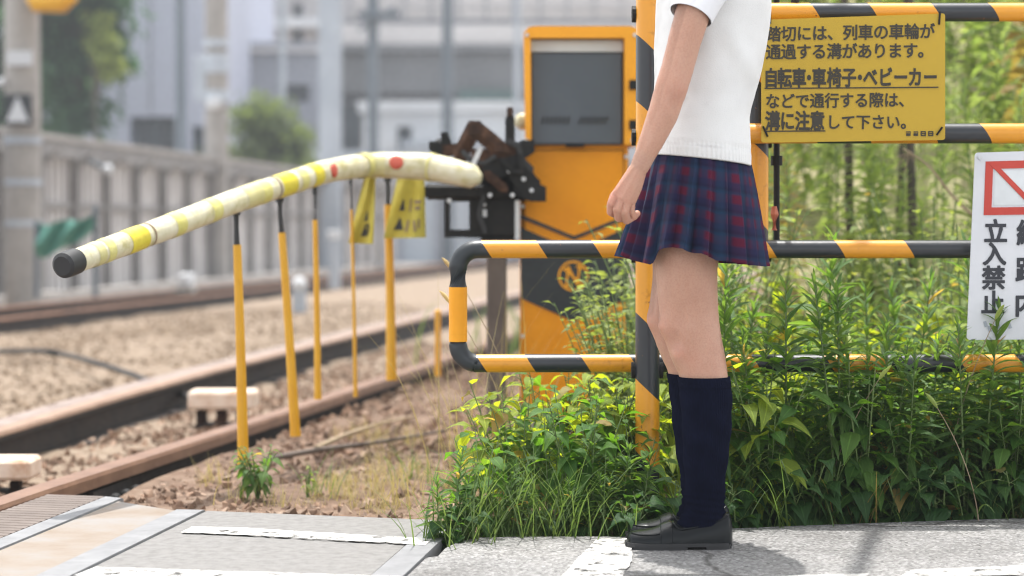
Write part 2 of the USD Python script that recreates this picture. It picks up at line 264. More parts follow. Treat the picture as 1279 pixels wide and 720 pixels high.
lf_gold = leafmat('weed_leaf', (0.055, 0.115, 0.032), (0.12, 0.19, 0.055), (3.2, 2.9, 1.1), 0.40)
lf_lime = leafmat('sunlit_leaf', (0.16, 0.23, 0.03), (0.30, 0.36, 0.06), (2.7, 2.3, 0.6), 0.45, 0.5)  # brighter copy of the broad leaf, backlight put into its colour
lf_broad = leafmat('broad_leaf', (0.045, 0.115, 0.020), (0.115, 0.195, 0.036), (3.6, 3.2, 0.9), 0.46)
lf_dark = leafmat('low_leaf', (0.026, 0.072, 0.020), (0.055, 0.115, 0.030), (3.2, 2.8, 0.9), 0.40)
lf_pale = leafmat('pale_leaf', (0.14, 0.19, 0.06), (0.30, 0.33, 0.13), (2.2, 2.1, 0.9), 0.5)
lf_hedge = leafmat('hedge_leaf', (0.17, 0.235, 0.085), (0.33, 0.39, 0.17), (2.0, 2.0, 1.0), 0.5, 0.5)
lf_tree = leafmat('tree_leaf', (0.035, 0.075, 0.045), (0.065, 0.115, 0.065), (2.2, 2.4, 1.2), 0.55)
lf_round = leafmat('round_bush_leaf', (0.075, 0.105, 0.04), (0.13, 0.165, 0.07), (2.2, 2.1, 1.0), 0.55)
lf_bush = leafmat('bush_leaf', (0.15, 0.19, 0.055), (0.26, 0.29, 0.10), (2.4, 2.3, 1.0), 0.55)
def skinmat():
    n = {'g': ('geometry', {}), 'n': ('noise_texture', {'scale': 12.0, 'detail': 6, 'roughness': 0.6}), 'r': ('rgb_ramp', {'ramp': [(0.3, (0.345, 0.185, 0.128)), (0.5, (0.385, 0.213, 0.148)), (0.7, (0.405, 0.235, 0.168))]}),
         'f': ('noise_texture', {'scale': 260.0, 'detail': 3}), 'fr': ('rgb_ramp', {'ramp': [(0.38, (0.90, 0.86, 0.84)), (0.55, (1, 1, 1))]}), 'm1': ('mix_color', {'blend_type': 'multiply', 'fac': 0.7}),
         'a': ('attribute', {'attribute': 'flush'}), 'm2': ('mix_color', {'b': (0.36, 0.125, 0.085)}), 'p': ('principled_bsdf', {'roughness': 0.48, 'specular_ior_level': 0.38, 'subsurface_weight': 0.2, 'subsurface_scale': 0.004, 'subsurface_radius': (1, 0.35, 0.2)}),
         'v': ('voronoi_texture', {'scale': 420.0}), 'b': ('bump', {'strength': 0.22, 'distance': 0.0015})}
    l = [('g.position', 'n.vector'), ('n.fac', 'r.fac'), ('g.position', 'f.vector'), ('f.fac', 'fr.fac'), ('r.color', 'm1.a'), ('fr.color', 'm1.b'), ('a.fac', 'm2.fac'), ('m1.result', 'm2.a'), ('m2.result', 'p.base_color'), ('g.position', 'v.vector'), ('v.distance', 'b.height'), ('b.normal', 'p.normal')]
    return usdkit.material(stage, '/World/Looks/skin', n, l, surface='p.BSDF')
skin = skinmat()
vestm = mat('white_knit', [(0.60, 0.595, 0.585), (0.65, 0.645, 0.635)], 9, 0.9, 0.35, 420, bdist=0.003)
shirtm = mat('white_cotton', [(0.62, 0.62, 0.64), (0.67, 0.67, 0.69)], 9, 0.85, 0.2, 300, bdist=0.002)
sockm = mat('navy_sock', [(0.0022, 0.0032, 0.0105), (0.004, 0.0055, 0.016)], 20, 0.95, 0.5, 300, bdist=0.003, spec=0.04)
leather = mat('black_leather', [(0.0022, 0.003, 0.0036), (0.0045, 0.006, 0.007)], 12, 0.30, 0.25, 200, bdist=0.0015, spec=0.26)
solem = mat('shoe_sole', (0.012, 0.012, 0.013), 12, 0.55)
hairm = mat('dark_hair', [(0.012, 0.009, 0.007), (0.03, 0.02, 0.015)], 60, 0.4, stretch=(6, 6, 1))
eyem = mat('eye', (0.02, 0.015, 0.012), 5, 0.2); lipm = mat('lip', (0.45, 0.16, 0.14), 9, 0.4)
# pleated tartan: bands in the cloth's own coordinates
def tartan():
    n = {'t': ('texture_coordinate', {}), 's': ('separate_xyz', {}), 'nz': ('noise_texture', {'scale': 600.0, 'detail': 2}),
         'pu': ('math', {'math_type': 'multiply', 'value2': 1 / 0.079}), 'pv': ('math', {'math_type': 'multiply_add', 'value2': 1 / 0.047, 'value3': 0.30}), 'fu': ('math', {'math_type': 'fraction'}), 'fv': ('math', {'math_type': 'fraction'})}
    navy, red, teal, dk = (0.0095, 0.0125, 0.044), (0.072, 0.006, 0.022), (0.007, 0.028, 0.062), (0.004, 0.0055, 0.020)
    n['ru'] = ('rgb_ramp', {'ramp': [(0, navy), (0.30, navy), (0.42, teal), (0.60, teal), (0.72, dk), (0.80, navy), (1, navy)]}); n['rv'] = ('rgb_ramp', {'ramp': [(0, navy), (0.35, teal), (0.55, teal), (0.70, dk), (0.85, navy), (1, navy)]})
    n['mu'] = ('rgb_ramp', {'ramp': [(0, (0.25,) * 3), (0.08, (1, 1, 1)), (0.30, (1, 1, 1)), (0.40, (0.22,) * 3), (0.66, (0.10,) * 3), (0.76, (0.5,) * 3), (0.86, (0.15,) * 3), (1, (0.25,) * 3)]}); n['mv'] = ('rgb_ramp', {'ramp': [(0, (0.2,) * 3), (0.12, (1, 1, 1)), (0.42, (1, 1, 1)), (0.54, (0.15,) * 3), (1, (0.2,) * 3)]})
    n['mx'] = ('mix_color', {'fac': 0.5}); n['mk'] = ('mix_color', {'blend_type': 'multiply', 'fac': 1.0}); n['rd'] = ('mix_color', {'b': red}); n['p'] = ('principled_bsdf', {'roughness': 0.9, 'specular_ior_level': 0.2}); n['b'] = ('bump', {'strength': 0.25, 'distance': 0.002})
    l = [('t.UV', 's.vector'), ('s.x', 'pu.value1'), ('s.y', 'pv.value1'), ('pu.value', 'fu.value1'), ('pv.value', 'fv.value1'), ('fu.value', 'ru.fac'), ('fv.value', 'rv.fac'), ('fu.value', 'mu.fac'), ('fv.value', 'mv.fac'), ('ru.color', 'mx.a'), ('rv.color', 'mx.b'),
         ('mu.color', 'mk.a'), ('mv.color', 'mk.b'), ('mk.result', 'rd.fac'), ('mx.result', 'rd.a'), ('rd.result', 'p.base_color'), ('t.UV', 'nz.vector'), ('nz.fac', 'b.height'), ('b.normal', 'p.normal')]
    return usdkit.material(stage, '/World/Looks/tartan', n, l, surface='p.BSDF')
tartanm = tartan()

# ---------------------------------------------------------------- the setting: ground, road, crossing deck, tracks
obj('ground', sheet([(-300, -60), (300, -60), (300, 420), (-300, 420)], -0.30), gravel, kind='structure')
def strip_w(w0, w1, ya, yb, z0, z1, zprof=None, n=2):
    return slab([(onw(w0, ya), ya), (onw(w0, yb), yb), (onw(w1, yb), yb), (onw(w1, ya), ya)][::-1], z0, z1)
def bumpy(x0, x1, y0, y1, nx, ny, zf, amp, sc, seed):
    X, Y = np.meshgrid(np.linspace(0, 1, nx), np.linspace(y0, y1, ny))
    XX = x0(Y) + (x1(Y) - x0(Y)) * X
    Z = zf(XX, Y) + amp * (meshkit.fbm(np.stack([XX * sc, Y * sc, XX * 0], -1), 4, seed) - 0.5)
    t = trimesh.Trimesh(*grid(np.stack([XX, Y, Z], -1)), process=False)
    if t.face_normals[:, 2].mean() < 0: t.invert()
    return t
# roadside soil under the weeds and beside the near rail
obj('soil', bumpy(lambda Y: onw(np.interp(Y, [3, 5.1, 9.9, 14, 24], [1.80, 1.757, 1.59, 1.53, 1.50]), Y), lambda Y: 5.0 + 0 * Y, 4.05, 30, 90, 160, lambda X, Y: -0.055 - 0.04 * np.clip((Y - 6) / 6, 0, 1), 0.05, 3.0, 3), soil, smooth=True, kind='structure')
obj('ballast_bed', bumpy(lambda Y: onw(8.3, Y), lambda Y: onw(np.interp(Y, [3, 5.1, 9.9, 14, 24], [1.805, 1.762, 1.595, 1.535, 1.505]), Y), 4.0, 60, 80, 260, lambda X, Y: -0.135 + 0.075 * np.exp(-(((Y * TT - X) * CT - 4.15) / 0.75) ** 2), 0.05, 4.0, 5), gravel, smooth=True, kind='structure')
obj('gravel_path', sheet([(onw(8.25, 4), 4), (onw(8.25, 70), 70), (onw(60, 70), 70), (onw(60, 4), 4)], -0.12), pathm, kind='structure')
bankz = lambda X, Y: -0.10 + np.clip((Y - 6.6) / 6.0, 0, 1) ** 0.9 * 3.1
obj('embankment', bumpy(lambda Y: .75 + .13 * (Y - 6) , lambda Y: 9.0 + 0 * Y, 5.9, 15, 90, 90, bankz, 0.18, 1.2, 8), bankm, smooth=True, kind='structure')  # rising slope added so the weeds here catch more sun
# asphalt of the road: its back edge runs behind the shoe, its left end at the crossing deck
def edge(u, v): p = ground(u, v); return (p[0], p[1])
bk = [edge(u, v) for u, v in ((547, 695), (556, 686), (572, 678), (600, 672.5), (640, 671), (700, 670), (778, 669.5), (850, 664), (920, 659.5), (1000, 657), (1100, 654), (1190, 651), (1290, 648))]
bk = [(x, y + 0.012 * math.sin(7 * i)) for i, (x, y) in enumerate(bk)]
wl = lambda Y: onw(0.685, Y)
road_pts = [(wl(1.0), 1.0), (wl(bk[0][1] - 0.02), bk[0][1] - 0.02)] + bk + [(8.0, bk[-1][1] + 1.4), (8.0, 1.0)]
obj('road', slab(road_pts[::-1], -0.14, 0.0), asphalt, smooth=False, kind='structure')
obj('road_base', slab([(-9, -3), (9, -3), (9, 3.9), (-9, 3.9)], -0.2, -0.145), asphalt, kind='structure')
deck = thing('crossing_deck', None, None, kind='structure')
def panel(name, w0, w1, ya, yb0, yb1, m, z=0.0, c=0.004):
    pts = [(onw(w0, ya), ya), (onw(w1, ya), ya), (onw(w1, yb1), yb1), (onw(w0, yb0), yb0)]
    P = [(x, y, zz) for x, y in pts for zz in (z - 0.12, z - c)] + [((x - sum(p[0] for p in pts) / 4) * (1 - 2 * c) + sum(p[0] for p in pts) / 4, (y - sum(p[1] for p in pts) / 4) * (1 - 2 * c) + sum(p[1] for p in pts) / 4, z) for x, y in pts]
    return obj(name, m3.Manifold.hull_points(np.array(P)), m, deck)
for ya, yb in ((1.2, 2.6), (2.606, None)):
    panel('deck_panel', 0.755, 1.318, ya, *((yb, yb) if yb else (4.54, 4.69)), deckc)
panel('steel_strip', 0.690, 0.752, 1.2, 4.46, 4.47, steel, 0.003)
panel('steel_strip', 1.322, 1.388, 1.2, 4.69, 4.70, steel, 0.003)
panel('steel_plate', 1.392, 1.578, 1.2, 4.70, 4.86, deckrust)
panel('steel_strip', 1.582, 1.632, 1.2, 4.90, 4.93, steel, 0.003)
yy = 1.2
panel('rib_base', 1.636, 1.798, 1.2, 4.96, 5.0, deckrib, -0.0025)
while yy < 4.94:                                    # the ribs of the rubber plank, one by one, set at a slant
    w0, w1 = 1.640, 1.794
    a, b = (onw(w0, yy), yy), (onw(w1, yy + 0.035), yy + 0.035)
    P = [(x, y + d, z) for x, y in (a, b) for d, z in ((0, -0.02), (0.035, -0.02), (0.001, 0.0), (0.0335, 0.0))]
    obj('rib', m3.Manifold.hull_points(np.array(P)), deckrib, deck); yy += 0.036
panel('gauge_panel', 1.945, 2.53, 1.2, 4.98, 5.02, deckrib, -0.002)
panel('outer_panel', 2.66, 3.5, 1.2, 5.05, 5.1, deckc, -0.002)
# painted lines
def gpoly(pts, z): return sheet([tuple(ground(u, v, z)[:2]) for u, v in pts], z)
def wline(pts, z, seed):
    P = [np.array(ground(u, v, z)[:2]) for u, v in pts]; r = np.random.default_rng(seed); out = []
    for a, b in zip(P, P[1:] + P[:1]):
        k = max(2, int(np.linalg.norm(b - a) / 0.03))
        for i in range(k): out.append(a + (b - a) * i / k + r.normal(0, 0.0012, 2))
    t = sheet([tuple(p) for p in out], z); return t
lines = thing('road_markings', None, None, kind='structure')
obj('white_line', wline([(240, 657.5), (300, 659), (540, 673), (532, 681), (300, 668), (226, 665)], 0.004, 1), paint, lines)
obj('white_line', wline([(120, 708), (500, 720), (495, 732), (90, 719)], 0.004, 2), paint, lines)
obj('white_line', wline([(745, 673), (790, 672), (789, 700), (772, 728), (694, 728)], 0.004, 3), paint, lines)
obj('white_line', wline([(1140, 712), (1290, 706), (1290, 717), (1120, 722)], 0.004, 4), paint, lines)
obj('white_line', wline([(920, 722), (1085, 716), (1080, 726), (900, 732)], 0.004, 5), paint, lines)
# the soil edge that borders the deck
# railway tracks: rails with head, web and foot, sleepers and clips
def wat(w, Y): return np.interp(Y, *w) if isinstance(w, tuple) else w
def ylist(w, y0, y1): return [y0] + [y for y in (w[0] if isinstance(w, tuple) else ()) if y0 < y < y1] + [y1]
def rail_mesh(w, y0, y1, top=0.0, hw=0.0325):
    prof = [(-hw, top), (hw, top), (hw + .002, top - .03), (.009, top - .042), (.009, top - .118), (.058, top - .134), (.058, top - .148), (-.058, top - .148), (-.058, top - .134), (-.009, top - .118), (-.009, top - .042), (-hw - .002, top - .03)]
    return loft([[(onw(wat(w, y) - o, y), y, z) for o, z in prof] for y in ylist(w, y0, y1)])
def head_mesh(w, y0, y1, top, hw=0.0315, dp=.014):
    prof = [(-hw, top + .002), (hw, top + .002), (hw + .0045, top - .008), (hw + .0045, top - dp), (-hw - .0045, top - dp), (-hw - .0045, top - .008)]
    return loft([[(onw(wat(w, y) - o, y), y, z) for o, z in prof] for y in ylist(w, y0, y1)])
def track(label, ws, top, y0, y1, sl0, sl1, mtops, mside):
    t = thing('railway_track', label, 'railway track')
    for w, mtop in zip(ws, mtops):
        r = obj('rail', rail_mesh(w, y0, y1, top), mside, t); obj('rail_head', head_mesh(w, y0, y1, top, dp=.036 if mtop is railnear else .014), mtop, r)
    y = sl0
    while y < sl1:
        w0, w1 = wat(ws[0], y), wat(ws[1], y); wc, hwid = (w0 + w1) / 2, abs(w1 - w0) / 2 + 0.32
        P = [(x, y + d, z) for x, y in ((onw(wc - hwid, y - hwid * TT), y + hwid * TT), (onw(wc + hwid, y), y - hwid * TT)) for d, z in ((0, top - .25), (.2, top - .25), (.012, top - .150), (.188, top - .150))]
        obj('sleeper', m3.Manifold.hull_points(np.array(P)), sleeperm, t)
        for w in (w0, w1):
            for s in (-1, 1):
                x, yc = onw(w + s * 0.07, y + .1), y + .1 + (wc - w) * TT * -1
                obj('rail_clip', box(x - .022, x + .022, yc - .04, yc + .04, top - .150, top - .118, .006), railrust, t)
        y += 0.62
WN = ((0, 3.0, 5.1, 7.2, 9.9, 14, 24, 60), (1.93, 1.90, 1.857, 1.775, 1.69, 1.63, 1.60, 1.60)); WR = ((0, 5.0, 6.4, 8.0, 9.6, 17, 60), (2.49, 2.50, 2.53, 2.61, 2.65, 2.66, 2.66))
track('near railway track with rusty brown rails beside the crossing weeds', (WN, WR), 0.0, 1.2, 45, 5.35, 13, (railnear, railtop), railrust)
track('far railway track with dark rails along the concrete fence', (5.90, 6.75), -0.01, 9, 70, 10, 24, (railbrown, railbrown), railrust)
t = thing('cable_plank', 'weathered grey brown plank strip lying along the middle rail between the tracks', 'plank')
y = 5.2
while y < 22:
    pp = [(onw(wat(WR, yy) + d, yy), yy) for yy, d in ((y, .045), (y + 1.19, .045), (y + 1.19, .155), (y, .155))]
    obj('plank', m3.Manifold.hull_points(np.array([(x_, y_, z_) for x_, y_ in pp for z_ in (-.07, -.004 - .004 * math.sin(y * 5))])), plankm, t); y += 1.2
# ballast and rubble
def rocks(name, label, m, pts, s0, s1, seed):
    r = np.random.default_rng(seed); pi = UsdGeom.PointInstancer.Define(stage, pth(None, name)); tag(pi, label, 'stones', kind='stuff'); ps = []
    for k in range(6):
        v, f, _ = meshkit.arrays(m3.Manifold.hull_points(r.normal(0, 1, (14, 3)) * [1, .8, .62]))
        v = v / np.abs(v).max(); ps.append(usdkit.mesh(stage, str(pi.GetPath()) + '/stone' + ('' if not k else '_%03d' % k), (v, f), m).GetPath())
    pi.CreatePrototypesRel().SetTargets(ps); n = len(pts); pi.CreateProtoIndicesAttr(Vt.IntArray.FromNumpy(r.integers(0, 6, n).astype(np.int32)))
    pi.CreatePositionsAttr(Vt.Vec3fArray.FromNumpy(np.asarray(pts, np.float32)))
    sc = r.uniform(s0, s1, n)[:, None] * np.ones(3); pi.CreateScalesAttr(Vt.Vec3fArray.FromNumpy(sc.astype(np.float32)))
    q = r.normal(0, 1, (n, 4)); q /= np.linalg.norm(q, axis=1)[:, None]
    pi.CreateOrientationsAttr(Vt.QuathArray([Gf.Quath(float(a), float(b), float(c), float(d)) for a, b, c, d in q]))
def scatter(n, w0, w1, y0, y1, zf, seed, power=1.6):
    r = np.random.default_rng(seed); Y = y0 + (y1 - y0) * r.random(n) ** power; w = r.uniform(w0, w1, n)
    X = onw(w, Y); return np.stack([X, Y, zf(w, Y) + r.uniform(-.008, .012, n)], 1)
bz = lambda w, Y: -0.135 + 0.075 * np.exp(-((w - 4.15) / 0.75) ** 2)
rocks('ballast', 'pale beige ballast stones between the two tracks', stone_a, scatter(15000, 2.68, 5.8, 5.0, 20, bz, 11), .010, .024, 1)
rocks('gauge_ballast', 'brown stained ballast stones between the near rails', stone_b, scatter(4600, 1.92, 2.53, 4.95, 14, lambda w, Y: -0.135 + 0 * w, 12), .011, .026, 2)
rocks('rubble', 'reddish brown rubble and stones beside the near rail', stone_b, scatter(6500, 0.55, 1.70, 4.7, 11, lambda w, Y: -0.06 - 0.02 * np.clip((Y - 6) / 5, 0, 1), 13), .008, .024, 3)

# ---------------------------------------------------------------- background
def pole(name, label, u0, u1, Y, vtop, m, cat='pole', group=None, n=20, zb=-0.2):
    a, b = at(u0, 100, Y)[0], at(u1, 100, Y)[0]; r = (b - a) / 2; x = (a + b) / 2; zt = at(0, vtop, Y)[2]
    t = thing(name, label, cat, (x, Y, 0), group=group)
    obj('shaft', tube([(0, 0, z) for z in np.linspace(zb, zt, 6)], np.linspace(r * 1.04, r * .94, 6), n, up=(0, 1, 0)), m, t, smooth=40)
    return t, x, r
def ring(x, y, z, r, hgt, n=20): return tube([(x, y, z), (x, y, z + hgt)], r, n, up=(0, 1, 0))
Y1 = 20.0
t, x1, r1 = pole('concrete_pole', 'thick concrete pole with a black and white triangle plate, left edge of picture', 6, 50, Y1, -260, concrete)
def loc(u, v, Y, t0): return at(u, v, Y) - np.array([t0[0], t0[1], 0])
def lbox(u0, u1, v0, v1, Y, dpt, x, dy, c=0.0):
    a, b = at(u0, v1, Y), at(u1, v0, Y); return box(a[0] - x, b[0] - x, dy, dy + dpt, a[2], b[2], c)
obj('white_plate', lbox(15, 46, 66, 84, Y1, .02, x1, -r1 * 1.05 - .02), bldwhite, t)
obj('black_plate', lbox(12, 46, 120, 158, Y1, .02, x1, -r1 * 1.05 - .03), navyblk, t)
tri = Polygon([(at(u, v, Y1)[0] - x1, at(u, v, Y1)[2]) for u, v in ((29, 122), (43, 154), (15, 154))])
obj('white_triangle', prism(tri, -r1 * 1.05 - .05, -r1 * 1.05 - .034), bldwhite, t)
for v in (180, 232, 283): obj('band', ring(0, 0, at(0, v, Y1)[2], r1 * 1.06, .06), mastgrey, t)
lp = at(6, 105, Y1); obj('insulator', ball((lp[0] - x1, -.15, lp[2]), .05), bldwhite, t)
lamp = thing('warning_lamp', 'yellow lamp mounted at the top of the left concrete pole', 'lamp', (0, 0, 0))
p = at(64, -5, Y1 - .25); obj('lamp_body', mani(tube([(p[0] - .22, p[1], p[2]), (p[0] - .16, p[1], p[2] - .05), (p[0] + .12, p[1], p[2] - .05), (p[0] + .24, p[1], p[2])], [.05, .11, .12, .05], 14)), rodyel, lamp, smooth=40)
obj('bracket', tube([(x1 - 0, Y1 - r1, p[2] + .1), (p[0], p[1], p[2] + .05)], .03, 8), mastdark, lamp)
Y2 = 31.0
t, x2, r2 = pole('concrete_pole', 'slimmer concrete pole with clamps standing beside the rounded bush', 256, 285, Y2, -200, concrete)
for v, h in ((60, .12), (92, .3), (128, .18)): obj('clamp', ring(0, 0, at(0, v, Y2)[2], r2 * 1.12, h), mastgrey, t)
obj('box', lbox(244, 258, 72, 125, Y2, .2, x2, -.1, .01), mastgrey, t); obj('insulator', ball((0, -r2 - .08, at(0, 130, Y2)[2]), .12), bldwhite, t)
pole('steel_pole', 'thin dark steel pole in front of the blue grey building', 219, 232, 40, -260, mastdark, n=12)
t, x3, r3 = pole('catenary_mast', 'dark thin mast with a cross bracket in front of the viaduct', 459, 473, 44, -200, mastdark, 'mast', n=12)
obj('bracket', lbox(448, 500, 16, 24, 44, .12, x3, -.3), mastdark, t); obj('brace', tube([(-.3, -.2, at(0, 40, 44)[2]), (.5, -.2, at(0, 10, 44)[2])], .04, 8), mastdark, t)
pole('catenary_mast', 'plain dark mast right of the cross bracket mast, in front of the viaduct', 552, 566, 50, -200, mastdark, 'mast', n=12)
pole('catenary_mast', 'short pale mast behind the barrier machine top', 642, 650, 50, -200, mastgrey, 'mast', n=12)
pole('catenary_mast', 'grey mast left of the grey building entrance, between bush and column', 349, 357, 48, -200, mastgrey, 'mast', n=12)
t = thing('steel_column', 'wide pale blue grey steel column left of the viaduct pier', 'column')
obj('flange', pxbox(399, 424, -120, 345, 38, .12, .01), mastgrey, t); obj('web', pxbox(408, 413, -120, 345, 38, .3, 0, .121), mastgrey, t); obj('rear_flange', pxbox(399, 424, -120, 345, 38, .1, .01, .422), mastgrey, t)
t = thing('marker_post', 'short white post on the gravel left of the grass stalks', 'post')
obj('shaft', pxbox(411, 424, 300, 362, 24, .12, .01), mastgrey, t); obj('cap', pxbox(409, 426, 288, 299.5, 24, .14, .01), bldwhite, t)
t = thing('trackside_box', 'small white round-topped box beside the far track', 'box')
p = at(374, 356, 17.5); obj('body', ball(p, .07), bldwhite, t, smooth=40); obj('foot', box(p[0] - .06, p[0] + .06, p[1] - .05, p[1] + .05, -.15, p[2] - .05), mastgrey, t)
t = thing('trackside_box', 'pale equipment box at the foot of the slimmer concrete pole', 'box')
obj('body', pxbox(222, 238, 342, 358, 22, .3, .02), bldwhite, t); obj('base', pxbox(219, 241, 357.5, 366, 22, .3, .01, -.02), concrete, t)
t = thing('cable_trough', 'low grey concrete trough along the foot of the fence', 'trough')
y = 16.0
while y < 40:
    obj('trough_block', strip_w(7.9, 8.2, y, y + .95, -.2, -.02 + .008 * math.sin(y * 9)), concrete, t); y += .97
# fence along the far track
WF = 8.6
t = thing('concrete_fence', 'long fence of pale upright boards with dark top rail beside the far track', 'fence')
y, k = 14.0, 0
while y < 46:
    h = 1.60 + rng.uniform(-.01, .01)
    a, b = (onw(WF, y), y), (onw(WF, y + .135), y + .135)
    P = [(x + dx, yy, z) for x, yy in (a, b) for dx in (0, -.05) for z in (-.2, h)]
    obj('board', m3.Manifold.hull_points(np.array(P)), fpale, t); y += .21; k += 1
y = 14.0
while y < 46:
    obj('post', box(onw(WF, y) - .02, onw(WF, y) + .09, y - .16, y - .04, -.2, 1.72, .01), fdark, t)
    obj('arm', tube([(onw(WF, y) + .05, y - .1, 1.4), (onw(WF, y) + .16, y - .1, 1.58), (onw(WF, y) + .28, y - .1, 1.66)], .03, 8), fdark, t)
    y += 1.2
def wbar(w0, w1, ya, yb, z0, z1): return strip_w(w0, w1, ya, yb, z0, z1)
obj('top_rail', wbar(WF - .04, WF - .10, 14, 46, 1.56, 1.76), fdark, t); obj('mid_rail', wbar(WF - .012, WF - .05, 14, 46, .95, 1.02), fdark, t)
obj('cap', wbar(WF - .13, WF + .12, 14, 46, 1.765, 1.83), concrete, t); obj('back_wall', wbar(WF + .07, WF + .16, 14, 46, -.2, 1.5), fdark, t)
lp = at(142, 212, 25); tl = thing('fence_lamp', 'small white lamp on the fence top near the left tree', 'lamp'); obj('lamp_globe', ball((onw(WF - .35, 25), 25, lp[2]), .07), bldwhite, tl, smooth=40); obj('lamp_arm', tube([(onw(WF - .02, 25), 25, 1.6), (onw(WF - .35, 25), 25, lp[2])], .03, 8), mastdark, tl)
t = thing('green_net', 'crumpled green net sheet hanging on the fence behind the barrier tip', 'net')
P = []
for i in range(14):
    row = []
    for j in range(12):
        u, v = 46 + 72 * j / 11, (279 + 3 * math.sin(j * .9) - 13 * (j / 11) ** 3) + (42 - 24 * (j / 11) ** 1.5) * i / 13
        p = at(u, v, 17.0); row.append(p + [0, .25 * math.sin(j * 1.3 + i * .5) * .3, 0])
    P.append(row)
obj('net_sheet', grid(P), greennet, t, smooth=True)
obj('pole', tube([at(46, 276, 17.05), at(46, 372, 17.05)], .025, 8), mastdark, t); obj('pole', tube([at(119, 258, 17.05), at(119, 372, 17.05)], .025, 8), mastdark, t)

def building(name, label, cat, u0, u1, vtop, Y, dpt, m, holes=(), vb=330):
    t = thing(name, label, cat); a, b = at(u0, vb, Y), at(u1, vtop, Y)
    w = box(a[0], b[0], Y, Y + dpt, -.2, b[2])
    for hu0, hu1, hv0, hv1 in holes:
        c, d = at(hu0, hv1, Y), at(hu1, hv0, Y); w = w - box(c[0], d[0], Y - 1, Y + .6, c[2], d[2])
    obj('wall', w, m, t)
    for hu0, hu1, hv0, hv1 in holes:
        c, d = at(hu0, hv1, Y), at(hu1, hv0, Y)
        wi = obj('window', box(c[0] + .01, d[0] - .01, Y + .45, Y + .58, c[2] + .01, d[2] - .01), darkin, t)
        fr = cat_(*(box(*q) for q in ((c[0] + .01, c[0] + .12, Y + .3, Y + .44, c[2] + .01, d[2] - .01), (d[0] - .12, d[0] - .01, Y + .3, Y + .44, c[2] + .01, d[2] - .01), ((c[0] + d[0]) / 2 - .05, (c[0] + d[0]) / 2 + .05, Y + .3, Y + .44, c[2] + .01, d[2] - .01))))
        obj('frame', fr, mastdark, wi)
    obj('roof', box(a[0] - .15, b[0] + .15, Y - .15, Y + dpt + .15, b[2] + .002, b[2] + .3), m, t)
    return t
t = building('building', 'blue grey clad building with a dark loading opening behind the fence', 'building', -300, 262, -230, 52, 14, bldblue, [(162, 219, 146, 192), (240, 255, 158, 204)])
for u in range(-280, 260, 36):
    a, b = at(u, 300, 52), at(u + 1.5, 140, 52)
    obj('cladding_seam', box(a[0], a[0] + .05, 51.97, 51.999, at(0, 140, 52)[2], at(0, -225, 52)[2]), bldgrey, t)
obj('ledge', pxbox(118, 262, 196, 204, 51.6, .35), bldpale, t)
t = building('building', 'low dark grey building behind the rounded bush', 'building', 286, 408, 66, 60, 12, bldgrey, [(348, 386, 106, 128)])
obj('parapet', pxbox(284, 410, 60, 65, 59.8, .5), vpale, t)
t = building('building', 'pale pinkish grey apartment block rising above the dark grey building', 'building', 268, 520, -260, 78, 14, bldpale, [(300, 318, 30, 60), (366, 378, 4, 56), (276, 300, -40, -8)])
for v in (20, -50): obj('balcony', pxbox(268, 445, v + 2, v + 14, 77.2, .79), bldwhite, t)
# viaduct
YV = 62.0
t = thing('viaduct', 'grey concrete viaduct with pale layered parapet crossing behind the barrier machine', 'viaduct')
obj('girder', pxbox(396, 1120, 64, 118, YV, 9, .05), vconc, t)
obj('deck_edge', pxbox(396, 1120, 56, 63.8, YV - .4, 9.6, .02), vconc, t)
obj('parapet', pxbox(420, 1120, 30, 55.7, YV - .2, .4, .02), vpale, t)
obj('parapet_groove', pxbox(420, 1120, 24, 29.8, YV, .3), bldgrey, t)
obj('noise_wall', pxbox(432, 1120, -200, 23.8, YV - .1, .35, .02), vpale, t)
for u in range(436, 1110, 34): obj('panel_joint', pxbox(u, u + 2, -198, 22, YV - .16, .055), bldgrey, t)
for v in (8, -12): obj('wall_rail', pxbox(432, 1120, v, v + 3, YV - .2, .09), bldpale, t)
for u in (427, 690, 900):
    obj('pier', pxbox(u, u + 24, 118.2, 335, YV + 1, 2.5, .05), mastdark if u == 427 else vconc, t)
obj('pier_cap', pxbox(414, 470, 118.2, 132, YV + .8, 2.9, .03), bldgrey, t)
obj('sign_panel', pxbox(572, 642, 112, 136, YV - .6, .15), greensign, t)
obj('haunch', pxbox(470, 572, 118.3, 127, YV + .3, 6, .03), vconc, t)
t = building('white_house', 'white low building under the viaduct seen above the barrier arm', 'building', 454, 760, 140, 56, 5, bldwhite, [(496, 514, 158, 188)])
obj('awning', pxbox(500, 640, 176, 184, 55.2, .8), bldbluewall, t)
t = building('garden_wall', 'slate blue grey wall in front of the white low building', 'wall', 390, 800, 203, 50, .4, bldbluewall)
for u in range(400, 800, 48): obj('pilaster', pxbox(u, u + 7, 206, 330, 49.9, .095), bldgrey, t)
t = building('building', 'grey block closing the street behind the schoolgirl', 'building', 760, 1010, -160, 85, 10, bldpale)

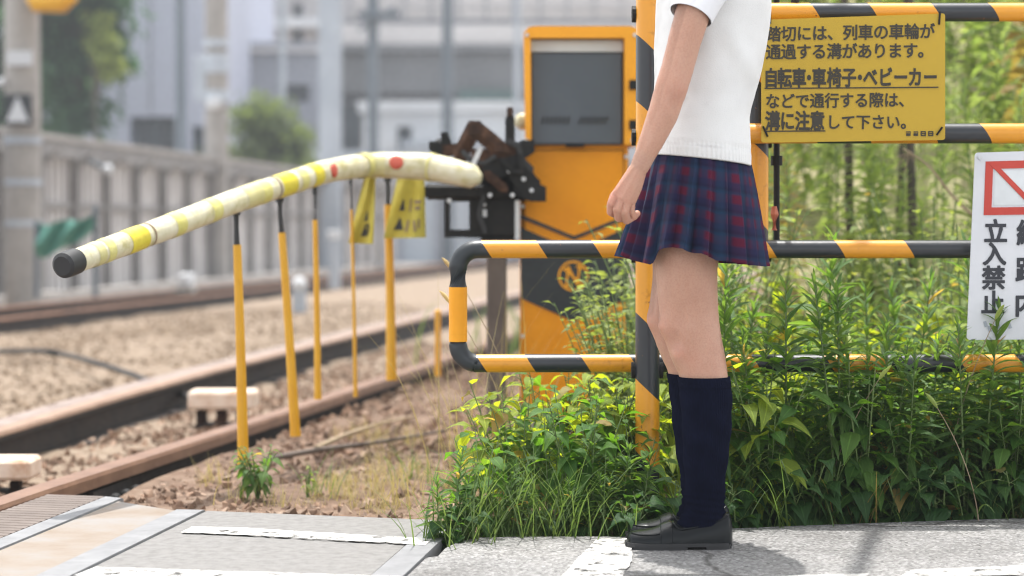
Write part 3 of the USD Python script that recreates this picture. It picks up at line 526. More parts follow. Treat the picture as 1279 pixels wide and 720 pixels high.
# ---------------------------------------------------------------- the barrier machine and its arm
YM = 6.72
t = thing('barrier_machine', 'orange and black crossing barrier cabinet with grey panel on its upper front', 'barrier machine')
P = lambda u, v: tuple(at(u, v, YM)[[0, 2]])
obj('body', pxbox(650, 785, 176, 545, YM, .34, .012), orange, t)
fo = polyz([(656, 182), (654, 44), (660, 37), (668, 35.5), (786, 35.5), (794, 38), (798, 46), (797, 182)], YM)
fi = polyz([(663.5, 183), (662.5, 50), (778.5, 50), (778.5, 183)], YM)
obj('upper_frame', prism(fo.difference(fi), YM - .07, YM + .02), orange2, t)
obj('upper_casing', prism(fo.buffer(-.004), YM + .021, YM + .30), orange, t)
pn = obj('grey_panel', pxbox(663, 778, 65.5, 181, YM - .03, .05, .006), greypan, t)
obj('pale_strip', pxbox(663, 778, 50.5, 65, YM - .025, .045), silver, t)
for s in (0, 1):
    for i in range(7):
        u = 676 + i * 5.2 + s * 45
        obj('louvre', prism(polyz([(u, 155.5), (u + 3 + s * 3 - 1, 146.5), (u + 5.2 + s * 3 - 1, 146.5), (u + 2.2, 155.5)], YM), YM - .034, YM - .0305), black, pn)
obj('panel_latch', pxbox(706, 730, 179.5, 184, YM - .04, .012, .002), darkmetal, pn)
cx, cb = 717, YM
def vband(u0, u1, side, bot, wdt, y0, y1):
    return prism(polyz([(u0, side), (cx, bot), (u1, side), (u1, side + wdt), (cx, bot + wdt), (u0, side + wdt)], YM), y0, y1)
obj('chevron_line', vband(650.3, 784.6, 268, 295, 5, YM - .0035, YM - .0002), navyblk, t)
obj('chevron_band', prism(polyz([(650.3, 284), (cx, 313), (784.6, 284), (784.6, 373), (cx, 402), (650.3, 373)], YM), YM - .0035, YM - .0002), navyblk, t)
em = obj('emblem', prism(Point(P(716, 345)).buffer(19.0 * PX(YM), 24).difference(Point(P(716, 345)).buffer(16.4 * PX(YM), 24)), YM - .0065, YM - .0036), orange2, t)
c0 = P(716, 345); k = PX(YM)
def npoly(pts): return Polygon([(c0[0] + x * k, c0[1] - y * k) for x, y in pts])
ns = union_all([LineString([(c0[0] + x * k, c0[1] - y * k) for x, y in pts]).buffer(1.25 * k, cap_style=3) for pts in ([(-9, 12), (-6, -11), (5, 11), (8, -12)], [(-9, 12), (-3, 12)], [(-9, -10), (-5, -10)], [(5, -12), (11, -9)], [(-13, -10), (13, 12)])])
obj('emblem_letter', cat_(*[prism(g, YM - .0065, YM - .0036) for g in getattr(ns, 'geoms', [ns])]), orange2, em)
for q in ([(655, 188), (655, 372)], [(779, 188), (779, 372)], [(655, 188), (779, 188)]): obj('door_seam', tube([at(*q[0], YM - .0005), at(*q[1], YM - .0005)], .0016, 6), darkmetal, t)
for u, v in ((653, 196), (653, 258), (782, 196), (782, 258), (653, 420), (782, 420), (658, 44), (793, 44), (658, 176), (790, 176)): obj('bolt', m3.Manifold.cylinder(.006, .007, .006, 8).rotate((90, 0, 0)).translate(tuple(at(u, v, YM - (.071 if v < 180 else .001)))), galv, t)
obj('base', pxbox(642, 794, 520, 548, YM - .04, .44, .01), concrete, t)
obj('side_lamp', ball(at(653, 152, YM + .05), .030), armwhite, t, smooth=40)
obj('hinge', pxbox(786, 796, 100, 112, YM - .08, .012, .002), darkmetal, t); obj('hinge', pxbox(786, 796, 150, 162, YM - .08, .012, .002), darkmetal, t)
# the drive: housing, fork, counterweights, bracket, column
dr = thing('barrier_drive', 'black rusty barrier drive on a brown post with a long drooping cream arm', 'barrier drive')
YD = 6.62
def pb(name, u0, u1, v0, v1, m, y=YD, dpt=.16, c=.006, par=None): return obj(name, pxbox(u0, u1, v0, v1, y, dpt, c), m, par or dr)
pb('column', 608, 633, 306, 545, postbrown, YD + .04, .09); pb('column_plate', 600, 643, 296, 309, darkmetal, YD, .18)
pb('housing', 596, 648, 240, 297, darkmetal, YD, .2, .01); pb('cross_beam', 530, 640, 230, 249, darkmetal, YD - .02, .14, .01)
pb('housing_edge', 643, 649, 250, 299, galv, YD - .012, .05, .002)
fr = polyz([(555, 249), (600, 249), (600, 297), (555, 297)], YD).difference(polyz([(562, 252), (586, 252), (586, 287), (562, 287)], YD))
obj('bracket_frame', prism(fr, YD + .0, YD + .03), darkmetal, dr)
pb('label_plate', 603, 608, 262, 271, galv, YD - .003, .002, 0); pb('label_plate', 603, 607, 254, 258, galv, YD - .003, .002, 0)
def bar(name, pts, r, m, y0, y1, flat=1.0):
    q = [at(u, v, y0 + (y1 - y0) * i / max(1, len(pts) - 1)) for i, (u, v) in enumerate(pts)]
    hull = m3.Manifold.batch_boolean([m3.Manifold.batch_hull([m3.Manifold.cube([2 * r, 2 * r * flat, 2 * r], True).translate(tuple(a)), m3.Manifold.cube([2 * r, 2 * r * flat, 2 * r], True).translate(tuple(b))]) for a, b in zip(q, q[1:])], m3.OpType.Add)
    return obj(name, hull, m, dr)
bar('arm_holder', [(602, 229), (640, 228), (662, 238)], .034, darkmetal, YD + .05, YD + .02, .8)
bar('holder_tip', [(650, 233), (673, 243)], .024, darkmetal, YD - .01, YD - .03)
bar('lever', [(612, 214), (640, 205), (664, 236)], .026, darkmetal, YD - .02, YD - .02)
bar('counterweight_arm', [(592, 160), (612, 176), (634, 196)], .020, rustmetal, YD - .06, YD - .02)
bar('counterweight_arm', [(574, 196), (584, 176), (593, 159)], .020, rustmetal, YD + .10, YD + .06)
bar('counterweight_arm', [(553, 190), (574, 186)], .017, rustmetal, YD + .14, YD + .12)
bar('link', [(590, 208), (600, 186)], .006, galv, YD - .04, YD - .04); bar('link', [(618, 202), (660, 184)], .013, darkmetal, YD - .03, YD)
bar('counterweight', [(602, 200), (634, 208)], .036, rustmetal, YD + .08, YD + .08)
bar('cable_loop', [(628, 200), (640, 214), (652, 216), (650, 196)], .007, darkmetal, YD - .06, YD - .05)
bar('cable_loop', [(578, 190), (590, 202), (606, 204), (618, 196)], .006, black, YD - .03, YD - .05)
bar('cable_loop', [(636, 176), (648, 184), (652, 200), (664, 212)], .007, black, YD - .05, YD - .04)
bar('stop_arm', [(622, 186), (646, 190)], .012, rustmetal, YD - .05, YD - .02)
bar('stop_arm', [(608, 218), (630, 236)], .011, rustmetal, YD - .06, YD - .05)
bar('cable_loop', [(604, 246), (598, 268), (606, 290)], .006, black, YD - .03, YD - .03)
obj('counterweight_knob', mani(tube([at(543, 181, YD + .15), at(560, 187, YD + .15)], [.024, .028], 10)), darkmetal, dr, smooth=40)
bar('knob_lug', [(555, 170), (561, 186)], .012, darkmetal, YD + .13, YD + .13); bar('knob_lug', [(541, 182), (548, 190)], .014, darkmetal, YD + .13, YD + .13)
pb('sensor', 631, 643, 146, 190, darkmetal, YD + .02, .05, .004); pb('sensor_cap', 633, 641, 134, 146, rustmetal, YD + .02, .04, .003)
bar('rod_end', [(640, 196), (660, 183)], .02, darkmetal, YD - .02, YD - .02)
for u, v in ((664, 238), (640, 244), (612, 244), (561, 251), (636, 214), (598, 166), (654, 224)):
    q = at(u, v, YD - .045); obj('bolt', m3.Manifold.cylinder(.010, .008, .007, 8).rotate((90, 0, 0)).translate(tuple(q)), galv, dr)
# the arm
AC = np.array([(82, 331, 1.115, 15.2), (150, 306, 1.17, 15.3), (222, 279, 1.24, 15.3), (295, 251, 1.32, 15.0), (358, 230, 1.40, 14.6), (415, 213, 1.48, 14.5), (470, 206.5, 1.55, 15.2), (530, 208.5, 1.55, 16.8), (575, 217, 1.535, 15.8), (590, 221, 1.532, 15), (597, 223, 1.53, 12), (600.5, 224, 1.53, 6)])
AP = np.array([[*at(u, v, D * d), r * PX(D * d)] for u, v, d, r in AC]); AS = spline(AP, 90)
AU = 639.5 + F * AS[:, 0] / AS[:, 1]
wob = 1 + .025 * (meshkit.fbm(np.c_[np.arange(90) * .35, np.zeros(90), np.zeros(90)], 3, 4) - .5) * 2
arm = obj('barrier_arm', tube(AS[:, :3], AS[:, 3] * wob, 28), armwhite, dr, smooth=45, label='drooping cream barrier arm with yellow bands, red reflectors and black tip')
def apos(u):
    i = int(np.argmin(np.abs(AU - u))); return i
wobu = lambda a, b: np.interp(np.linspace(a, b, 5), AU, wob)
def band(name, u0, u1, m, g=.0009):
    f = lambda u: np.array([np.interp(u, AU, AS[:, k]) for k in range(4)])
    q = np.array([f(u) for u in np.linspace(u0, u1, 5)]); return obj(name, tube(q[:, :3], q[:, 3] * wobu(u0, u1) + g, 28, caps=False), m, arm, smooth=45)
obj('tip_cap', tube(np.array([AS[0, :3] + (AS[0, :3] - AS[3, :3]) * s for s in (.20, .12, -.15, -.55)]), AS[0, 3] * np.array([.8, 1.06, 1.1, 1.08]), 24), black, arm, smooth=40)
for u0, u1 in ((153, 175), (342, 360), (382, 393)): band('yellow_band', u0, u1, armyel)
for u0, u1 in ((209, 221), (255, 266), (124, 133), (318, 328), (366, 374)): band('yellow_band', u0, u1, armlime)
for u0, u1 in ((449, 457), (536, 543)): band('net_tie', u0, u1, armlime, .003)
for u0, u1 in ((112, 121), (298, 318), (462, 482)): band('pale_band', u0, u1, armpale)
for u in (181, 338): band('dark_tape', u, u + 1.6, armtape, .0016)
def raycast(t, u, v):
    o = np.array([0, 0, H]); d = at(u, v, 1.0) - o; T = t.vertices[t.faces]; e1, e2 = T[:, 1] - T[:, 0], T[:, 2] - T[:, 0]; pv = np.cross(d, e2); det = (e1 * pv).sum(1); det[np.abs(det) < 1e-12] = 1e-12
    tv = o - T[:, 0]; uu = (tv * pv).sum(1) / det; q = np.cross(tv, e1); vv = (q @ d) / det; k = (e2 * q).sum(1) / det; ok = (uu >= 0) & (vv >= 0) & (uu + vv <= 1) & (k > 0); i = np.where(ok)[0][np.argmin(k[ok])]
    n = np.cross(e1[i], e2[i]); n /= np.linalg.norm(n); return o + d * k[i], n * (-1 if n @ d > 0 else 1)
armtube = tube(AS[:, :3], AS[:, 3] * wob, 28)
for u, v, r in ((417, 213, 9), (495, 203, 9)):
    q, n = raycast(armtube, u, v); R3 = trimesh.geometry.align_vectors([0, 0, 1], n)[:3, :3]; rr = r * PX(q[1]); m = trimesh.creation.icosphere(2, 1.0)
    obj('reflector', (m.vertices * [rr, rr, rr * .42] @ R3.T + q, m.faces), redm, arm, smooth=True)
RODS = [(295, 262, 306, 304, 581, 1.32, 6.6, 'first yellow rod hanging from the arm, nearest the black tip'), (349, 246, 291, 369, 543, 1.42, 6.0, 'second yellow rod from the black tip of the arm'),
        (393, 236, 275, 397, 497, 1.50, 4.2, 'third thinner yellow rod from the black tip of the arm'), (438, 224, 262, 444, 494, 1.56, 2.4, 'thinnest yellow rod, behind the left flag'), (484, 220, 256, 489, 473, 1.60, 6.2, 'yellow rod hanging next to the wide flag')]
for ut, vt, vb, ub, ve, d, r, lab in RODS:
    t = thing('hanging_rod', lab, 'rod', group='rods hanging from the barrier arm'); Y = D * d; k = PX(Y); f = (vb - vt) / (ve - vt); um = ut + (ub - ut) * f
    obj('rod', tube([at(um, vb, Y), at((um + ub) / 2 + .6, (vb + ve) / 2, Y), at(ub, ve, Y)], [r * .78 * k, r * .9 * k, r * 1.08 * k], 12), rodyel, t, smooth=40)
    obj('strap', tube([at(ut, vt - 4, Y), at(ut + .6, (vt + vb) / 2, Y), at(um, vb + 6, Y)], [r * .5 * k, r * .42 * k, r * .55 * k], 10), black, t)
    obj('clip', tube([at(ut, vt - 3, Y), at(ut, vt + 7, Y)], r * .8 * k, 10), black, t); obj('rod_tip', tube([at(ub, ve - 5, Y), at(ub + .2, ve + 2, Y)], r * 1.14 * k, 12), rodyel, t, smooth=40)
t = thing('marker_stake', 'small yellow stake standing left of the striped guard rail end', 'stake')
obj('stake', tube([at(547, 392, 7.6), at(547, 470, 7.6)], 4 * PX(7.6), 10), rodyel, t); obj('stake_cap', ball(at(547, 391, 7.6), 4.4 * PX(7.6)), rodyel, t)
def flag(label, quad, d, marks, seed):
    t = thing('warning_flag', label, 'flag'); Y = D * d; N, R = 13, 15; (a, b, c, e) = [np.array(q, float) for q in quad]; G = []
    def pt(s, q, off=0.0):
        w = a * (1 - s) * (1 - q) + b * s * (1 - q) + c * s * q + e * (1 - s) * q
        return at(w[0], w[1], Y + .03 * math.sin(4.2 * s + seed) * q + .012 * math.sin(9 * s + 3 * q + seed) - off)
    obj('cloth', grid([[pt(j / (N - 1), i / (R - 1)) for j in range(N)] for i in range(R)]), flagy, t, smooth=True)
    for poly, m in marks:
        bl = lambda i, j: (np.array(poly[0]) * (1 - i) * (1 - j) + np.array(poly[1]) * (1 - i) * j + np.array(poly[2]) * i * j + np.array(poly[3]) * i * (1 - j))
        g = [[pt(*bl(i / 4, j / 4), .003) for j in range(5)] for i in range(5)]
        obj('printed_mark', grid(g), m, t)
    for j in (0.04, .96): q = pt(j, 0.02); obj('tie', tube([q + [0, 0, 14 * PX(Y)], q], .006, 6), armpale, t)
A = lambda x, y, w, h: [(x + w * .42, y), (x + w * .58, y), (x + w, y + h), (x, y + h)]
st = lambda x, y, w, h, k=0: [(x, y), (x + w, y), (x + w + k, y + h), (x + k, y + h)]
flag('narrow yellow flag with dark marks hanging left on the arm', [(455, 222), (469, 222), (466, 305), (435, 304)], 1.56, [(A(.52, .50, .18, .16), inkb), (A(.45, .72, .3, .17), inkb), (st(.72, .74, .09, .12, -.05), signink), (st(.58, .70, .2, .04), signink)], .5)
flag('wide yellow flag with dark marks hanging beside the arm root', [(497, 220), (530, 219), (532, 297), (479, 298)], 1.575, [(A(.26, .38, .16, .18), inkb), (A(.2, .68, .24, .19), inkb), (st(.55, .38, .05, .2), armtape), (st(.68, .40, .2, .05), armtape), (st(.7, .5, .16, .05), armtape), (st(.52, .72, .06, .18, -.04), armtape), (st(.66, .72, .06, .18, .05), armtape), (st(.8, .7, .05, .15), armtape)], 2.0)

# ---------------------------------------------------------------- striped guard fence, posts and signs
YF = 4.70; k = PX(YF); RP = 11.4 * k
z1, z2, z3, z4 = (at(640, v, YF)[2] for v in (15.5, 167, 311.5, 454))
xl = at(572, 300, YF)[0]
per = 150 * k
sA = stripes('stripe_lower_a', 'x', per, -(at(604, 311, YF)[0]) / per - z3 * -.65 * 0 + .0, .0, 'z')
def rail_stripe(name, z, ustart, per_px, yellow=.5):
    """u of a yellow band's upper left corner"""
    p = per_px * k; x0 = at(ustart, 300, YF)[0]
    return stripes(name, 'x', p, -(x0 + .65 * (z + RP)) / p + 50, .65, 'z', duty=yellow)
fence = thing('guard_fence', 'low tube barrier striped yellow and black with rounded left end', 'guard rail')
mU = rail_stripe('stripe_upper_rail', z3, 600, 138.0, .50); mL = rail_stripe('stripe_lower_rail', z4, 594, 130.0, .47)
mU2 = rail_stripe('stripe_upper_rail_right', z3, 1041, 172.0, .50); mL2 = rail_stripe('stripe_lower_rail_right', z4, 1028, 165.0, .45)
mV = stripes('stripe_end_post', 'z', .30, -(at(0, 355, YF)[2] - .30 * .0) / .30 + 20.08, -.5, 'x', duty=.5)
# the U: lower tube, end bend, upper tube
R = 24 * k; px = lambda u: at(u, 300, YF)[0]
def arc(cx, cz, a0, a1, n=9): return [(cx + R * math.cos(a), YF, cz + R * math.sin(a)) for a in np.linspace(a0, a1, n)]
obj('upper_tube', tube([(px(601), YF, z3), (px(860), YF, z3)], RP, 20), mU, fence, smooth=40); obj('upper_tube', tube([(px(860.2), YF, z3), (2.2, YF, z3)], RP, 20), mU2, fence, smooth=40)
obj('lower_tube', tube([(px(592), YF, z4), (px(860), YF, z4)], RP, 20), mL, fence, smooth=40); obj('lower_tube', tube([(px(860.2), YF, z4), (2.2, YF, z4)], RP, 20), mL2, fence, smooth=40)
end = arc(xl + R, z3 - R, math.pi / 2, math.pi)
obj('bend', tube([(px(601.2), YF, z3)] + end + [(xl, YF, z3 - R - .045)], RP * 1.003, 20), navyblk, fence, smooth=40)
obj('end_tube', tube([(xl, YF, z3 - R - .044), (xl, YF, z4 + R + .006)], RP, 20), orange2, fence, smooth=40)
obj('bend', tube([(xl, YF, z4 + R + .024)] + arc(xl + R, z4 + R, math.pi, 1.5 * math.pi) + [(px(592.2), YF, z4)], RP * 1.003, 20), navyblk, fence, smooth=40)
hi = thing('guard_fence', 'two upper striped tubes carrying the yellow notice, above the weeds', 'guard rail')
mT = rail_stripe('stripe_top_rail', z1, 1231, 150.0, .52); mM = rail_stripe('stripe_mid_rail', z2, 1222, 150.0, .55)
obj('top_tube', tube([(px(822), YF, z1), (px(1000), YF, z1), (2.2, YF, z1)], RP * 1.02, 20), mT, hi, smooth=40)
obj('mid_tube', tube([(px(822), YF, z2), (px(1000), YF, z2), (2.2, YF, z2)], RP * 1.1, 20), mM, hi, smooth=40)
for u in (1330, 1490): obj('post', tube([(px(u), YF + .06, -.2), (px(u), YF + .06, 1.4)], RP * 1.2, 20, up=(0, 1, 0)), mV, hi, smooth=40)
YP = 4.62
def post(label, u, Y, phase_v, ztop, r_px, zbot=-.2, zs=None):
    t = thing('fence_post', label, 'post'); x = at(u, 300, Y)[0]; p = 173 * PX(Y); z0 = at(0, phase_v, Y)[2]
    m = stripes('stripe_post_%d' % u, 'z', p, -(z0 + .95 * x) / p + 30, .95, 'x', duty=.52)
    obj('tube', tube([(x, Y, z) for z in np.linspace(zbot, ztop, 5)], r_px * PX(Y), 24, up=(0, 1, 0)), m, t, smooth=40)
    obj('cap', tube([(x, Y, ztop + .001), (x, Y, ztop + .016), (x, Y, ztop + .026)], [r_px * 1.06 * PX(Y), r_px * 1.0 * PX(Y), r_px * .5 * PX(Y)], 24, up=(0, 1, 0)), navyblk, t, smooth=40)
    for z in zs or (z1, z2, z3, z4): obj('clamp', tube([(x - r_px * 1.3 * PX(Y), Y + .012, z - .012), (x + r_px * 1.3 * PX(Y), Y + .012, z - .012)], RP * .9, 12), darkmetal, t)
    return t
post('tall striped post directly in front of the schoolgirl, beside the cabinet', 809, YP, 577, 1.42, 15.2)
post('striped post just behind the schoolgirl at the left edge of the yellow notice', 946, 4.77, 276, 1.40, 13.5, z3 - .012, (z1, z2, z3))
t = thing('cable_conduit', 'thin dark vertical conduit with a faded pink tag beside the yellow notice', 'conduit')
obj('pipe', tube([at(970, -60, 4.80), at(970, 200, 4.80), at(970, 318, 4.80)], .0075, 10, up=(0, 1, 0)), darkmetal, t); obj('coupling', tube([at(970, 195, 4.80), at(970, 207, 4.80)], .014, 10, up=(0, 1, 0)), darkmetal, t)
tg = mat('faded_tag', [(0.36, 0.07, 0.04), (0.46, 0.16, 0.09)], 60, .7)
obj('tag', mani(tube([at(967, 258, 4.785), at(967.5, 268, 4.785), at(967, 288, 4.785)], [.006, .010, .007], 8)), tg, t)
for u in (958, 993): pass
t = thing('support_tube', 'short dark tube standing above the top striped rail near the notice corner', 'tube')
obj('tube', tube([at(993, -40, 4.72), at(993, 12, 4.72)], .010, 10, up=(0, 1, 0)), darkmetal, t); obj('foot', pxbox(986, 1000, 8, 14, 4.70, .03, .002), darkmetal, t)

